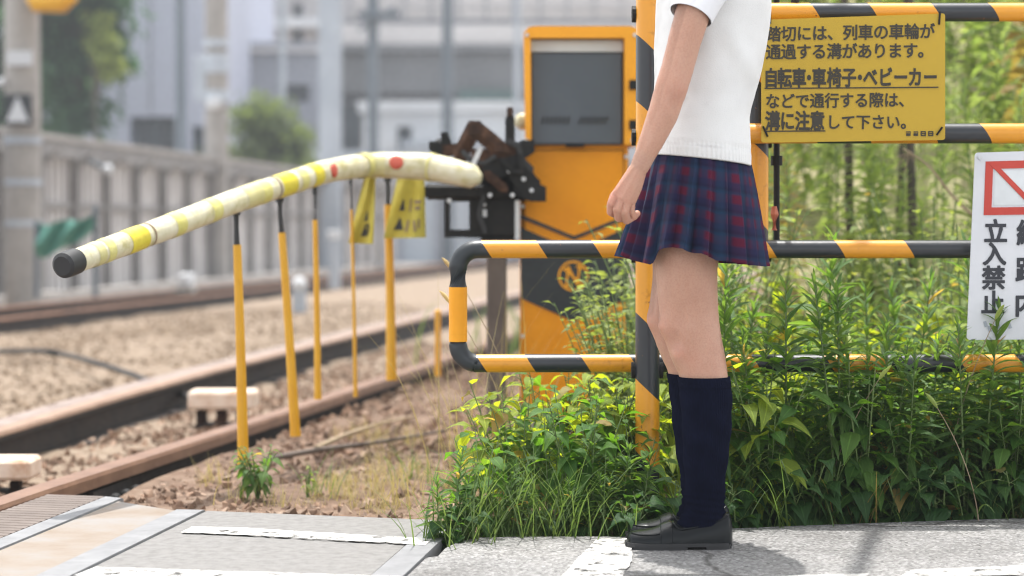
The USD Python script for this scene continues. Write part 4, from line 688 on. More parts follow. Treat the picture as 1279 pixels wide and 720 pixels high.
GLY = {'踏': '171016191a1b1a3b1b3c243b241e261e2641194219611a623a623b5a4e5a4f5950655a665b5d5e566056685f6c5e715971576d536b53664d644c6c43743f743d6d356d0b6c0a630a610d4a0d490a470940093e0a3d1a1a0e/5c455a366b376b386739/49186217621d491d/49276226622c492c/4e4a483e503e504d4e4d/3f373f364836473d453d/3b433d423d444147444d44503b50/302139243e233e363b363a2d302d/314130373a37393b373c373f393f3941/244c304b30582458', '切': '301030133a194122462e493f4a533b533a5d3b5e6f5e705d6f2c6e2b6d196a10660c630b520b4f124f165f16611963266332643364535553522f4d204b1f4615390a360a|1548214a21622b632c622c4d3e5040483d452c422c2a2f2a3b303e30402b40263522251a241821181f1e1d1f1d221f222126213f163e', 'に': '391e3a2e3c30452f4423471f4b1e601e6b206c1f6c155f124b1243143b1a|3e4c3e563f574256645668576956694c684b464a|1e221e3b1f3c1f442044235e245f2f5e2a42292f2b2f2c332f3331303330332b2c182c0f220e', 'は': '361a37253c2b462f523052433b433845394f524e515f52605d605e5f5d4e67506e4f6d455d435e2b67276f1f711f711b6d156915651a5e1e5e195c155811510e460e3f103914/411d46194e19521c53244f2544244121|1d231d391e3a1e432259225f2b602e5f2e5a2941282f2a2f2a312d33322f322b2b172b0e210e', '、': '172217251e2b202b36163713310d2d0c1d1e', '列': '561056156315636564666e666f656f136e0f6a0b590a|505b5a5b5b5a5b225a215022|173217341c392245265226561956185719614c614d604c563256304c484b4a4a4940442f3b1e301221091f091a0f1a13281a302230252430212f202c1d2c/2838382f3c393d412b41', '車': '171818223e233e2622262127214f22503d503e531b531a541b5e3e5e3e664966495e6c5e6e5d6d5349534a506650674f672766264a264923712271187017491749093f093e0a3e171917/49315c305c364936/49415c405c464946/2c413e403e462c46/3e352c362c303e30', 'の': '1a301c3e244c2d543558405b525a6053684a6d3c6d2d6b26661d5a134a0e460e44104314411541194f1b58205e27612f60405c47584b504f4b4f483b41263b1c33162b152418211b1c24/262d28262c222f2233253b383e443f4f374d31492a412637', '輪': '161b17242424262626281a281929194e254e25511852175b185c255c256428673066305c3e5c3e533d523052304e3c4e3c4c3e4c4b59536757675c645b5f5e5d5e5b734973466f436e406a41684366424542444340403c403d3d3e3e6d3e6e3d6e0f690a570c57205420540c530b4b0b4a0d4a204720470b460a3d0a3d1a301a300a2809260a261a171a/612b642a64346134/6220611464146420/53554e4c5d4d5556/542b572a57345434/472b4a2a4a344734/3d28302830243d24/30452f4033403345/2f36313133323337/2332263126372337/2341264026452345', 'が': '554f55525d55585d58615c636262636567676b67735a73566b546959675969536351634f654d6e3b7133712f692b662c603e/665e645c665c/6461625f645f|1845194b304c32613d613f5d3d583c4d484e4c4d5249554356395538542451194d12450e390e340f32123118321b381b3e19441a471f49274a3e494146433b4338403229260f210e1a111a151e1925272d401a3f', '通': '161116141e1c242024371737163817422e422f402f1e331b351b354d364e464f465041513d544059355a366369636e5f6e5d68575d515d505f4e6d4e6e4d6e1e6c1a6719671872187317700d400c370e2917200f1e0b1a0b/3f1843165f165f185a19582163226328562856194c194c284028/58375635563263326337/6343564456406340/4c58525556584c59/40334c324c374037/40414c404c444044|185c195f20633252314e2c4a294a264f', '過': '141216161d1d2321233b163c164418462d462e452e1f301c331c33443a453a623b636563666266456d456d1c69187318720e700c400b360d2e112916261620101e0b1a0a/3d1841165c16591c59214b214a1d411e413842395e395e216221633b3d3b/45575556565556455b455b594659/4b2b552a55304b30/45464c454c4d454d|1a5e1a611c631f6523653256325230522d4e294e2851', 'す': '1b4b1c55465645604662516252566e566f556f4b524b523d5535552b53234e1a4814380c350c2e132e1637183f1c4220372332282f2f2f37323e37433e464646464b354b344a1d49/3b383a313e2c442c472d4936463b3e3b', 'る': '1d2a1d2d1f2f212f2b392d39323f343f475047522a512952295c2a5d395c3a5d595e5d5a5e555c55544d524d47425141583f5e3c6535682e6822651b5f14520e3f0d34112f172e20302435293b2b442b4a295123531c571c5c235c2d5634523643373b352f2e26242324/391d3a1a3e184918481d43213a20', '溝': '164316461b4c27472c432e432f473f473e4a344a34533f533e5631562e512c5125581c5c1b6020662863305d325f3f5f406748674a654b5f565f57675f676165615f6e5f6f5e6f56615561536c536d4a614a614871477246723e6a3c6b3b6b23722372196b196a0d660a60095709550a530f5313601360194019400a360a36192d192c1e230c1f0b1a0e18121a1329332d32322d2e233623363c2d3e2a392639243c/5524602360265526/5530602f60325e335533/4a4855475648544a4b4a/4a545553565454564b56/40244a234a264026/4233402f4a2f4a33', 'あ': '1c1f1e2a24342b3b3542354b204d2057365637573761386242624361425658585d5a6359624f564e564d5c4a5b436340693a6c346d306c23691c65196517580f4b0c45143f123a123815301225121f16/431e45164f18571b5e21612761305b39563a56374e29/40455046504d404c/3f2e402b422b46304b394b3c3f3a/281e2f1d362134332a2a2824', 'り': '2633274a2b62356236613452405b465d4e5d58585e506242623260295d22571c571a551a4f14440f370c31143117431b4d21542b56335642534c4e514b5243513a49333a3233332932282827', 'ま': '241825252a2a352e422f4136243824422543324233414142414b334b324c254d245725583156415642624c624d614c566658664e654d534c4c4a4c426744673a66394d364d2b5d25691c6919641261125d174f1f4e1f4d174b134810400d2f0e2911/301b33183f18421b42233d2433232f20', '。': '1618162018251e2b232d2a2d312a372137173411310e2a0b230b1e0d1813/2019221529142e182e20292424241f1f', 'な': '514c5453565559556e496f446b3e683e5c47|312033253a2b412d4d2d4d404c434d445844582a6c1e6c1a681365135d1b591c5815530f4b0c410c3a0e34123118/3c1f3e1849174d1a4e224a234223|1b241c2825332e462d471d471b511c52325233533562366341623f544c574d4d474a3c493a472f2d251f', 'ど': '231e242c2a36323d2f462657255a265c2d5f315f35523c443f444046534f57535b535c4f5f4c5f49433b3733302b2f22331c3d194e194f1a641c64105a0e4e0e4d0d370e301029142617|5f4e575d5c606060635d6261636267646b64705a725973546e516b516759655965576853684f644d/655c635a655a', 'で': '5343554658475c475d445f445e49624b664b6e406f3b6a38673861435f43603f643a64375f345c34|1a4a1a541b55695b6a5a6a50694f594f4f4b4c474a474a454540413343274821551b621a600f590e4c1141173920362836373941414d2a4b2249', '行': '383b384671467245713b633b6310600c5b0a490a4810461247155815583b|3c603d616e616f576e563d56|1432274430523a4f394a303f300b2e092609240b243022301e2b1b2a|15501f5921592d6736643660345d1f491a48', '際': '190c19601a621c63336334613860385b3556365339563e603e6341674964485f505f506358655a625a5e6e5e725b72586c4c674467426b3e733a73376e326e286626662472157212690e5d205d23622562275827570d520a450a450d430f43144d144d2641274125472447203e113b0e390e331233153e26392737293629342330212421240b230a1a0a/3c323c316a3265364136/5e555e51604f64526455/524f4a405c4054525252/4655475349534956/3e4c42484448444c414e3e4e/3048353b383b3d403b4435463349/28402442242b2c2b2d2d2c39/2447264727492b552b582458', 'し': '29492a4a29602a613561375f364e354d35203a194818501a5a206026632c662c692969276c256c226116520e480c3c0c31102c15291d', 'て': '1c491a551c5628563358695c6b5a6a505c50564f504c4743423643294a20561b6319600f590e4813471543163b1e3824362b373a3c46424e', '下': '1755185f705f715e7054485348494947643969346b346c31642954354b3a483a480a3e093c0b3c541854', 'さ': '2148215246514654425d426144624a624b634e624f5a52535d5464576856694d674b56485c3a6431632d5e28452c463552354b462846|241e2428262f28332c353432302a3023301f341b421854195e1b5f145e10590e510e500d360e2b132717', 'い': '525052535a565d565d5460526b386e2a6e22651e631f612e5b42564c|1e541f592a592b582b362e26331e371d3a1f3d24413143314a2a492343173a1032102b14241f202f1f53', '自b': '2159225a3a5a3d67426848674b65485a675a6958690b68095d095a0e2f0e2e0a2b082109/2e315b305b382e38/2e465b455b4d2e4d/2f232e1b5b1b5b23', '転b': '151a15241625272627281928182b184c194f275026511751165b185d275d2766296832683466355d435d46606e606f5f70566e534653445135513450424f43447244733971375d37572a5727511c521b601c5e245b285b2c612f662f682d682a7215740f720b6908660c6510410c3e123e193519340a31082908270a27191619/42283428342547244e374337/3334373337363336/3342374137443344/2835243624332833/2843244424412841', '車b': '1618162118233d243c2522252027204f22511953195d1b5f3d5f3e674a674a5f6d5f6f5d6f5367516850682667254b254a2471237222721770164a164a0949083f083d0a3d161816/4a325b315b354a35/4a425b415b454a45/3d342d352d313d31/3d442d452d413d41', '・b': '3734383f3f454b44513c51344f304c2d472b412b3c2d', '椅b': '1425142816291d38214721481649165417552355236625682f6731553955395d3b5f4e5f4f6752685b675b5f6e5f6f5e6f546e536052654e6e4a70487044734373396c386c10690b640953094f1150155f155f383a383932342d302e300b2f092409230a232521251f1f1c1c1a1c/4f454f445c455c465549/3a4b3e4a454d4a514a533a53/30473342374437483048|3b343c365b365c345c1c5b1a481a46143d143b16/48264f254f2b482b', '子b': '1630163b173c3e3c3e494e524e5421541f571f5e216165616b5c6b596452625255474c434b424b3c713c723b7230712f4b2f4b10470b42092e092a112a142c163e163e2f172f', 'ベb': '162b162e2138213a263e2640345038523e52454e5e345e32711f711b6913661357245726512b512d493449363c42363e30342528232321221e23|4e5455585a575b5a615d645d6f4d6f4968456545624761435b40584054494f4f', 'ビb': '235e305f325d31433342564e58505853525b525f58625d625e646366666668646f586f5468506451644f604e604a624761444e3c3835343531323120321d361c531c641f661c66136410530f520e350e2c1027132418231d', 'ーb': '1b3f1c402740283f6c406d3f6d326c311c311b32', 'カb': '1c141c19241d2f293433384237431e431d441d4f1f51395039613a624762486047506251694d6622641960125a0f490f43114217421c441e561d5a2f5a4345434231371c280e230e', '溝b': '15461b4d29472a452d452e483448334a345531552e502c5026561a5d1b622067315f32603e603e67406849684b654c605560556757686068626662606f60705f70566d546e536e4a6d4971487346733e713c6c3c6c25732373196c186b0d66095608540a520e521353145f145e184118410a4009350935182d182c192a19240b1e0a171017121b172429242c29342c34332e30243524353c2d3c2a3826381d3f1542/563257305e315d32/4332423048304931', 'にb': '38293b314131462f452347204b1f601f6c216d206d145f114b1143133c17391b|3d573f584257645768586a576a4b61493e4a3d4b|1d211d3b1e3c1e442259225f24602f5f30582e542b432a332f3432323430342b2e1c2c0e2a0d210e', '注b': '180f181322212b332f33352f36384a394a483348314a31502e50275621581a5d1a601f662466345d365b35554b554c57485f466046654d685168575f5b5570557154714a6f48584858386c386e356e2e6c2b582b581972187317730c720b300b2e0c2e172f184a18492b352b2c1822091e0a|15451b4c1d4c2e433140313d2c362836223b17401542', '意b': '17131f1b22232425232623451945184f1a512c522c541e541c561c5e1e603c603c6647684c606a606b5f6c576a545d545c526f51714e71486f456544652564236a1e70156f0f660c5e185c165c11570a54093609310b2e0f2d1b220b1e0b180e/4d23511f591d581f59244d24/4c16501550194e19/3b543a523c514d514e53/441b3b1f3b154815/2e242c222e22', '立b': '170d1618181a311b2d31284129481c481a4a1b553e553a654168466848654c556d556e546d4860486140551b701a7218720e710d/35483d283e1a461a4e305348', '入b': '15111615201a2a232a253330383b3c483c4d355533552d5b2d5d33653864425b425946564e4a5e2a6721671f731773126f0a6b0a630f561d4639453943313a21290f1e09', '禁b': '15441845235122521952185c1a5e285e28662a6833683566355e415e525e52675d685f665f5e6e5e705c70546e5265516b49734473416c3a673c673166302330223a243c283c284226421e3a1a3a1540/663e5f435f3c663c/493d493c523c52445044/3c51454a4b4f4b514152/3646363c403d3c423a42|1610161219152119282127221822172c192e702e712d712370225f227012700f6a0a650a5e125c12531b511b501e522052224b224b0f4a0c460933082f0f30143e143d223522351c3119311720091c0a', '止b': '160e1619171a231a235124522f523051301a411a416642674d674e664e476c476e456e3b6d3a503a4e394e1a711a7219720e710d170d', '線b': '14481c50235d266728682d673264325f2b532c512d51315934593b543c5a3e5d4c5d4e614e6551685c655b5d6d5d6e5c6e357132712e6c2b66236a1d731873136f106e0d6a0d641161165c195c0e590a4908470943123c0d390d341431152f0f250e23172217210e1e0a160c141017171927152f15331d391f3d173e/5d355e3061306435/4942604161434b44/61504a514950604f/344437403a3350334f353e353d363c503a50/4e21481550155021/39283b1c43254227/2c372d392b392b37/292a2c292c2a292b/2950284c2a4c2b50/232a2528252a', '路b': '151215191a1c1a3b1b3c253c253a273a27401b401a411a621b633e63405143544a634a664c6856665765565e675e6c5b6c56674d674a6040603e623e653a7433732d6f286d286d0b6c0961095f0c4f0c4b084408410a40171b0d170d/4e19601860254e25/5250564a584a5b525252/533253315a325735/413e3d40344034373f373f354135493a4e404946433f/352b34213c23412241263d263a2b/2757264c324c3257', '内b': '1a0c1a541c573d573e6748684b664b576c576e556e136a0b64095309510b4f155016611661205f205e1e591e57224f294f2b453444343e2934202d1c281e27091b09/49425f2c612c614a4a4a/282a2b2a2e2c36343c413d4a284a'}
def glyph(key):
    out = []
    for part in GLY[key].split('|'):
        rs = []
        for r in part.split('/'):
            n = [int(r[i:i + 2], 16) - 20 for i in range(0, len(r), 2)]; rs.append([(n[i], n[i + 1]) for i in range(0, len(n), 2)])
        out.append(Polygon(rs[0], rs[1:]).buffer(0))
    return union_all(out)
def letters(text, cx_list, cy, w, h, Y, suffix, thick=.0015):
    """glyphs centred at the given pixel columns (and rows), w x h pixels for the em square"""
    ms = []
    for i, (c, u) in enumerate(zip(text, cx_list)):
        g = glyph(c + suffix); v = cy[i] if np.ndim(cy) else cy
        p = at(u, v, Y); kk = PX(Y)
        g = affinity.affine_transform(g, [w * kk / 96, 0, 0, h * kk / 96, p[0] - 48 * w * kk / 96, p[2] - 36 * h * kk / 96])
        ms += [prism(q, Y - thick, Y - .0002) for q in getattr(g, 'geoms', [g]) if q.area > 1e-9]
    return cat_(*ms)
YS = 4.655
t = thing('notice_board', 'yellow notice board with black lettering hanging on the two upper rails', 'sign')
kk = PX(YS)
def rrect(pts, r): p = polyz(pts, YS); return p.buffer(-r).buffer(r, 8)
obj('board', prism(rrect([(951, 25), (1180.5, 17), (1180.5, 175), (951, 178.5)], .006), YS, YS + .004), signy, t)
lin = lambda a, p, n: [a + p * i for i in range(n)]
obj('lettering', letters('踏切には、列車の車輪が', lin(966, 19.2, 11), lin(42.5, -.35, 11), 19.5, 20, YS, ''), signink, t)
obj('lettering', letters('通過する溝があります。', lin(966, 19.0, 11), lin(65.0, -.2, 11), 19.5, 20, YS, ''), signink, t)
obj('lettering', letters('自転車・車椅子・ベビーカー', [963, 980, 998, 1010.5, 1023, 1042, 1060.5, 1074, 1087, 1106, 1125, 1143, 1162], lin(97.5, -.1, 13), 18.5, 25, YS, 'b'), signink, t)
obj('underline', prism(polyz([(955, 110), (1172, 108.5), (1172, 110), (955, 111.5)], YS), YS - .0015, YS - .0002), signink, t)
obj('lettering', letters('などで通行する際は、', lin(965, 18.5, 10), lin(126.5, -.2, 10), 18.5, 19.5, YS, ''), signink, t)
obj('lettering', letters('溝に注意', lin(965, 18.6, 4), 151, 19, 25, YS, 'b'), signink, t)
obj('underline', prism(polyz([(956, 163.5), (1031, 163), (1031, 164.5), (956, 165)], YS), YS - .0015, YS - .0002), signink, t)
obj('lettering', letters('して下さい。', lin(1041, 18.6, 6), 152.5, 18.5, 19, YS, ''), signink, t)
sm = []
for i in range(4):
    p = at(1134.5 + 9.3 * i, 167.2, YS); q = sbox(p[0] - 3.2 * kk, p[2] - 3.2 * kk, p[0] + 3.2 * kk, p[2] + 3.2 * kk)
    q = q.difference(q.buffer(-1.4 * kk)) .union(LineString([(p[0] - 3 * kk, p[2]), (p[0] + 3 * kk, p[2])]).buffer(.6 * kk)) if i > 1 else q.buffer(-.4 * kk).difference(LineString([(p[0] - 3 * kk, p[2] + kk), (p[0] + 2 * kk, p[2] + kk)]).buffer(.5 * kk))
    sm += [prism(g, YS - .0015, YS - .0002) for g in getattr(q, 'geoms', [q])]
obj('small_print', cat_(*sm), signink, t)
for a, b in (((1170, 169), (1177, 159)), ((953, 158), (959, 171)), ((1174, 15), (1173, 31)), ((962, 16), (962, 30))):
    obj('wire_tie', tube([at(*a, YS - .003), at(*b, YS - .003)], .0025, 6), darkmetal, t)
t = thing('warning_sign', 'white sign with red framed pictogram and black characters at the right edge', 'sign')
YW = 4.64
def zz(pts, r=0): p = polyz(pts, YW); return p.buffer(-r).buffer(r, 8) if r else p
obj('board', prism(zz([(1218, 191), (1320, 188), (1311, 424), (1207.5, 425)], .008), YW, YW + .004), signw, t)
fr = zz([(1231, 202), (1304, 200), (1303, 268), (1228.5, 269)])
obj('red_frame', prism(fr.difference(fr.buffer(-9.5 * PX(YW), join_style=2)), YW - .0015, YW - .0002), signred, t)
obj('pale_field', prism(fr.buffer(-12 * PX(YW), join_style=2), YW - .0008, YW - .0002), signgrey, t)
obj('red_bar', prism(zz([(1236, 205.5), (1244.5, 205.5), (1300, 262), (1292, 263.5)]), YW - .0025, YW - .0016), signred, t)
obj('lettering', letters('立入禁止', [1243.5, 1242, 1241, 1240], [289, 317, 347, 378], 30, 30.5, YW, 'b'), inkb, t)
obj('lettering', letters('線路内', [1285, 1283.5, 1282], [291, 337, 380], 31, 33, YW, 'b'), inkb, t)
obj('small_print', cat_(*[prism(zz([(u, v), (u + 3.5, v - 1), (u + 6, v + 6), (u + 2, v + 7)]), YW - .0015, YW - .0002) for u, v in ((1228, 402), (1233, 408), (1244, 404), (1258, 404))]), mastgrey, t)
obj('bolt', m3.Manifold.cylinder(.003, .006, .006, 8).rotate((90, 0, 0)).translate(tuple(at(1224, 197, YW))), galv, t)

# ---------------------------------------------------------------- things lying by the track
def block(label, u0, u1, v0, v1, vb, w):
    g = ground((u0 + u1) / 2, vb, -.135); Y = g[1]
    t = thing('trackside_block', label, 'block')
    obj('slab', pxbox(u0, u1, v0, v1, Y - .03, .16, .010), woodm, t)
    for f in (.2, .5, .8):
        uc = u0 + (u1 - u0) * f; obj('support', pxbox(uc - 6, uc + 6, v1 + .3, vb, Y + .02, .05, .003), rustmetal, t)
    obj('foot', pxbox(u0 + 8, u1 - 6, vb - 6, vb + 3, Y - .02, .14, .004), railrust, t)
block('weathered wooden block on dark supports behind the first hanging rod', 234, 318, 489, 512, 537, 2.2)
block('weathered wooden block on a dark support at the left edge of picture', -60, 37, 575, 601, 622, 2.2)
t = thing('cable', 'dark cable lying on the pale ballast between the tracks', 'cable')
obj('sheath', tube(spline([ground(u, v, .0) + [0, 0, h] for u, v, h in ((-120, 434, -.03), (-20, 433, -.03), (60, 440, .0), (130, 452, -.02), (200, 468, -.05), (250, 478, -.09))], 30), .014, 8), black, t, smooth=True)
obj('collar', tube([ground(60, 440, 0), ground(70, 441.5, 0)], .02, 8), darkmetal, t)
t = thing('rail_joint', 'dark bolted rail joint beneath the brown rail near the first hanging rod', 'joint')
w = float(np.interp(5.5, *WN)) - .04
for dy in (0, .09, .18): obj('bolt', ball((onw(w - .03, 5.42 + dy), 5.42 + dy, -.075), .020), darkmetal, t)
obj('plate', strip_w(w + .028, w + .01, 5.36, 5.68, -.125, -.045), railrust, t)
obj('chair', box(onw(1.75, 5.55) - .06, onw(1.75, 5.55) + .06, 5.46, 5.62, -.17, -.09, .01), darkmetal, t)
for i, (pts, lab) in enumerate((([(330, 575), (400, 566), (470, 553), (560, 541)], 'long grey stick lying on the rubble beside the brown rail'), ([(395, 560), (450, 541), (520, 520)], 'shorter curved stick lying above the long grey stick'))):
    t = thing('stick', lab, 'stick'); q = spline([ground(u, v, -.03) + [0, 0, .01 * (j % 2)] for j, (u, v) in enumerate(pts)], 14)
    obj('stem', tube(q, np.linspace(.010, .005, 14), 7), twigm if i else postbrown, t, smooth=True); obj('side_shoot', tube([q[7], q[8] + [.06, .05, .03]], [.004, .002], 5), twigm, t)

# ---------------------------------------------------------------- the schoolgirl
GX, GY = at(848, 680, D)[0], D
girl = thing('person', 'standing person in white knit vest, plaid pleated skirt, navy knee socks and black loafers', 'person', (GX, GY, 0))
def L(u, v, y=0.0): p = at(u, v, GY); return np.array([p[0] - GX, y, p[2]])
kg = PX(GY)
def hring(v, xl, xr, ry, yc, n=40, tilt=0.0, e=2.0):
    a, b = L(xl, v), L(xr, v); cx, rx = (a[0] + b[0]) / 2, (b[0] - a[0]) / 2; q = np.linspace(0, 2 * np.pi, n, endpoint=False)
    c, s_ = np.cos(q), np.sin(q); m = (np.abs(c) ** e + np.abs(s_) ** e) ** (-1 / e)
    return np.stack([cx + rx * c * m, yc + ry * s_ * m, a[2] + tilt * rx * c * m], 1)
def legtab(tab, yc, grow=0.0, v0=None, v1=None, n=26):
    tab = np.array(tab, float); I = Pchip(tab[:, 0], tab[:, 1:]); vs = np.linspace(v0 or tab[0, 0], v1 or tab[-1, 0], n)
    return [hring(v, I(v)[0] - grow / kg, I(v)[1] + grow / kg, I(v)[2] + grow, yc) for v in vs]
NEAR = [(195, 824, 918, .074), (250, 818, 908, .076), (280, 814, 900, .076), (315, 814.5, 895, .074), (340, 816.5, 892, .070), (380, 820, 893, .062), (400, 823, 894.5, .058), (420, 827, 897.5, .056), (445, 835, 902, .053), (470, 846, 905.5, .052), (500, 849, 908, .053), (530, 851, 907, .051), (570, 853, 903, .043), (600, 855, 899.5, .036), (625, 855, 899, .032), (645, 847, 901, .027), (662, 840, 903, .024)]
FAR = [(195, 824, 907, .074), (250, 819, 894, .076), (280, 816, 888, .076), (315, 816, 883, .074), (340, 818, 881, .070), (380, 814, 880, .062), (400, 812.5, 880, .058), (420, 818, 883, .056), (445, 827, 888, .053), (470, 838, 893, .052), (500, 842, 896, .053), (530, 845, 895, .051), (570, 850, 892, .043), (600, 855, 893, .036), (625, 857, 896, .032), (645, 852, 899, .027), (664, 846, 902, .024)]
YN, YFr = -.062, .058
TORSO = [(215, 824, 924, .125), (185, 822, 924, .128), (150, 819, 928, .128), (120, 821, 932, .118), (90, 822, 940, .115), (50, 823, 948, .122), (10, 825, 950, .132), (-20, 830, 946, .135), (-45, 842, 936, .12), (-62, 858, 924, .07), (-72, 868, 914, .048), (-95, 872, 908, .045)]
def tor(tab, vs, e=2.3, grow=0.0):
    t2 = np.array(tab, float)[::-1]; I = Pchip(t2[:, 0], t2[:, 1:]); return [hring(v, I(v)[0] - grow / kg, I(v)[1] + grow / kg, I(v)[2] + grow, 0, 56, e=e) for v in vs]
def chain(pts): return [bone(L(a[0], a[1], a[2]), L(b[0], b[1], b[2]), a[3] * kg, b[3] * kg) for a, b in zip(pts, pts[1:])]
ARM = [(888, -38, -.135, 30), (872, -12, -.165, 25), (857, 25, -.178, 21.5), (846, 60, -.184, 20.3), (836, 98, -.190, 19.6), (829, 118, -.193, 19.4), (820, 148, -.198, 18.6), (807, 178, -.203, 15.5), (796, 202, -.206, 12.4), (791, 213, -.207, 11.2)]
ARM2 = [(886, -38, .135, 30), (880, 25, .178, 22), (874, 98, .195, 19), (860, 148, .200, 18), (842, 205, .200, 12), (838, 216, .200, 11)]
def hand(o, y0, sg):
    f = lambda u, v, y, r: (u + o[0], v + o[1], y0 + sg * y, r)
    palm = m3.Manifold.batch_hull([ball(L(*f(u, v, y, r)[:3]), r * kg) for u, v, y, r in ((790, 214, 0, 10.5), (786, 222, .004, 10.8), (781, 228, .022, 8), (765.5, 245, -.006, 7.4), (769.5, 250, -.010, 7.4), (774.5, 253.5, -.008, 7), (780.5, 254, .002, 6.4), (786, 236, .004, 8.5))])
    fs = [palm]
    for c in ([(765, 245, -.006, 6.2), (758, 256, -.006, 5.8), (757.5, 266, .010, 5.3), (763, 269, .022, 4.7)],
              [(769.5, 250, -.010, 6.2), (764.5, 262.5, -.012, 5.9), (766.5, 273, .006, 5.4), (773, 273, .020, 4.8)],
              [(775, 253, -.009, 6.0), (772.5, 266, -.010, 5.7), (776, 276, .008, 5.2), (782.5, 273, .020, 4.6)],
              [(781, 254, .002, 5.4), (780.5, 265, .004, 5.0), (784.5, 272, .016, 4.5), (789, 268, .024, 4.0)],
              [(785, 226, .014, 8.2), (772, 237, .026, 7.2), (762, 248, .026, 6.2), (757.5, 259, .022, 5.2)]):
        fs += chain([f(*q) for q in c])
    return fs
bodyparts = [mani(loft(legtab(NEAR, YN, v1=515))), mani(loft(legtab(FAR, YFr, v1=515))), mani(loft(tor(TORSO, np.linspace(-95, 215, 40)[::-1])))] + chain(ARM) + chain(ARM2)
HC = L(886, -158)            # head, turned to the left like the body
head = [m3.Manifold.sphere(1, 40).scale((.093, .073, .112)).translate(tuple(HC)), m3.Manifold.sphere(1, 32).scale((.062, .055, .07)).translate(tuple(HC + [-.030, 0, -.055])), bone(L(890, -70), L(887, -120), .047, .046),
        bone(HC + [-.090, 0, .005], HC + [-.104, 0, -.020], .009, .013), bone(HC + [-.083, -.018, -.060], HC + [-.083, .018, -.060], .011, .011), bone(HC + [-.07, 0, -.1], HC + [-.06, 0, -.1], .018, .02)] + [m3.Manifold.sphere(1, 16).scale((.018, .008, .03)).translate(tuple(HC + [.012, s * .073, -.012])) for s in (-1, 1)]
hands = hand((0, 0), -.207, 1) + hand((46, 2), .200, -1)
big = smoothed(m3.Manifold.batch_boolean(bodyparts + head, m3.OpType.Add), .011, 10)
sm_ = smoothed(m3.Manifold.batch_boolean(hands + chain(ARM[-2:]) + chain(ARM2[-2:]), m3.OpType.Add), .0035, 6)
vb = np.array(big.vertices); nb = np.array(big.vertex_normals)
for uk, vk, yk, am, sx, sz in ((826, 406, YN, .008, .030, .022), (812, 402, YFr, .005, .030, .022), (838, 424, YN - .048, -.0065, .012, .018), (843, 392, YN - .05, -.004, .010, .022), (856, 412, YN - .055, .002, .02, .03), (845, 440, YN - .045, .005, .016, .016), (838, 122, -.20, .004, .016, .016), (868, 430, YN - .05, -.003, .012, .03)):
    c_ = L(uk, vk, yk); d2 = ((vb - c_) / [sx, .045, sz]) ** 2; vb = vb + nb * (am * np.exp(-d2.sum(1)))[:, None]
big.vertices = vb
skin_body = cat_(big, sm_)
bo = obj('body', skin_body, skin, girl, smooth=True)
pv_ = np.array(UsdGeom.Mesh(bo).GetPointsAttr().Get()); fl = np.zeros(len(pv_))
for uk, vk, yk, am, rr_ in ((832, 408, YN, .38, .040), (842, 436, YN - .04, .30, .022), (818, 405, YFr, .38, .040), (835, 122, -.2, .22, .035), (766, 250, -.21, .40, .028), (765, 270, -.20, .35, .022), (855, 445, YN - .05, .15, .03), (788, 215, -.2, .15, .02)):
    fl = np.maximum(fl, am * np.exp(-(((pv_ - L(uk, vk, yk)) / rr_) ** 2).sum(1)))
fl *= .55 + .9 * meshkit.fbm(pv_ * 60, 3, 6)
UsdGeom.PrimvarsAPI(bo).CreatePrimvar('flush', Sdf.ValueTypeNames.FloatArray, 'vertex').Set(Vt.FloatArray.FromNumpy(fl.astype(np.float32)))
for s in (-1, 1): obj('eye', ball(HC + [-.083, s * .030, .008], .010), eyem, girl, smooth=True)
obj('mouth', bone(HC + [-.0935, -.016, -.060], HC + [-.0935, .016, -.060], .0035, .0035), lipm, girl)
cap_ = (m3.Manifold.sphere(1, 44).scale((.106, .086, .122)).translate(tuple(HC + [.010, 0, .010])) - m3.Manifold.cube((.2, .3, .3), True).translate(tuple(HC + [-.152, 0, -.07])))
lock = m3.Manifold.batch_hull([m3.Manifold.sphere(1, 20).scale((.05, .075, .05)).translate(tuple(HC + [.05, 0, -.02])), m3.Manifold.sphere(1, 20).scale((.03, .07, .03)).translate(tuple(HC + [.065, 0, -.14]))])
obj('hair', cap_ + lock, hairm, girl, smooth=50)
# socks
for tab, yc, top in ((NEAR, YN, 468), (FAR, YFr, 469)):
    R_ = legtab(tab, yc, .0035, top + 1.5, 662, 64); cxy = lambda r: r.mean(0) * [1, 1, 0]
    def ribbed(rs, amp, k=64):
        out = []
        for j, r in enumerate(rs):
            m_ = len(r); q = np.linspace(0, 2 * np.pi, m_, endpoint=False); d = r - r.mean(0); d /= np.linalg.norm(d, axis=1)[:, None]; zz_ = r[0, 2]
            bunch = .0022 * math.exp(-((zz_ - .085) / .045) ** 2) * np.sin(zz_ * 420 + 2.2 * np.sin(q + 1)) + .0010 * np.sin(zz_ * 95 + 3 * np.cos(q)); out.append(r + d * (amp * np.sin(k * q) + bunch)[:, None])
        return out
    def fine(rs, m_=256): return [np.stack([np.interp(np.linspace(0, len(r), m_, endpoint=False), np.arange(len(r) + 1), np.r_[r[:, c], r[:1, c]]) for c in range(3)], 1) for r in rs]
    r0 = legtab(tab, yc, .0050, top, top + 7, 4); rim = legtab(tab, yc, .001, top, top + 1, 2)
    s1 = obj('sock', loft(ribbed(fine([rim[0], r0[0]] + R_[1:]), .0006)), sockm, girl, smooth=True)
    obj('cuff', loft(ribbed(fine(legtab(tab, yc, .0052, top - .3, top + 12, 6)), .0004), caps=False), sockm, s1, smooth=True)
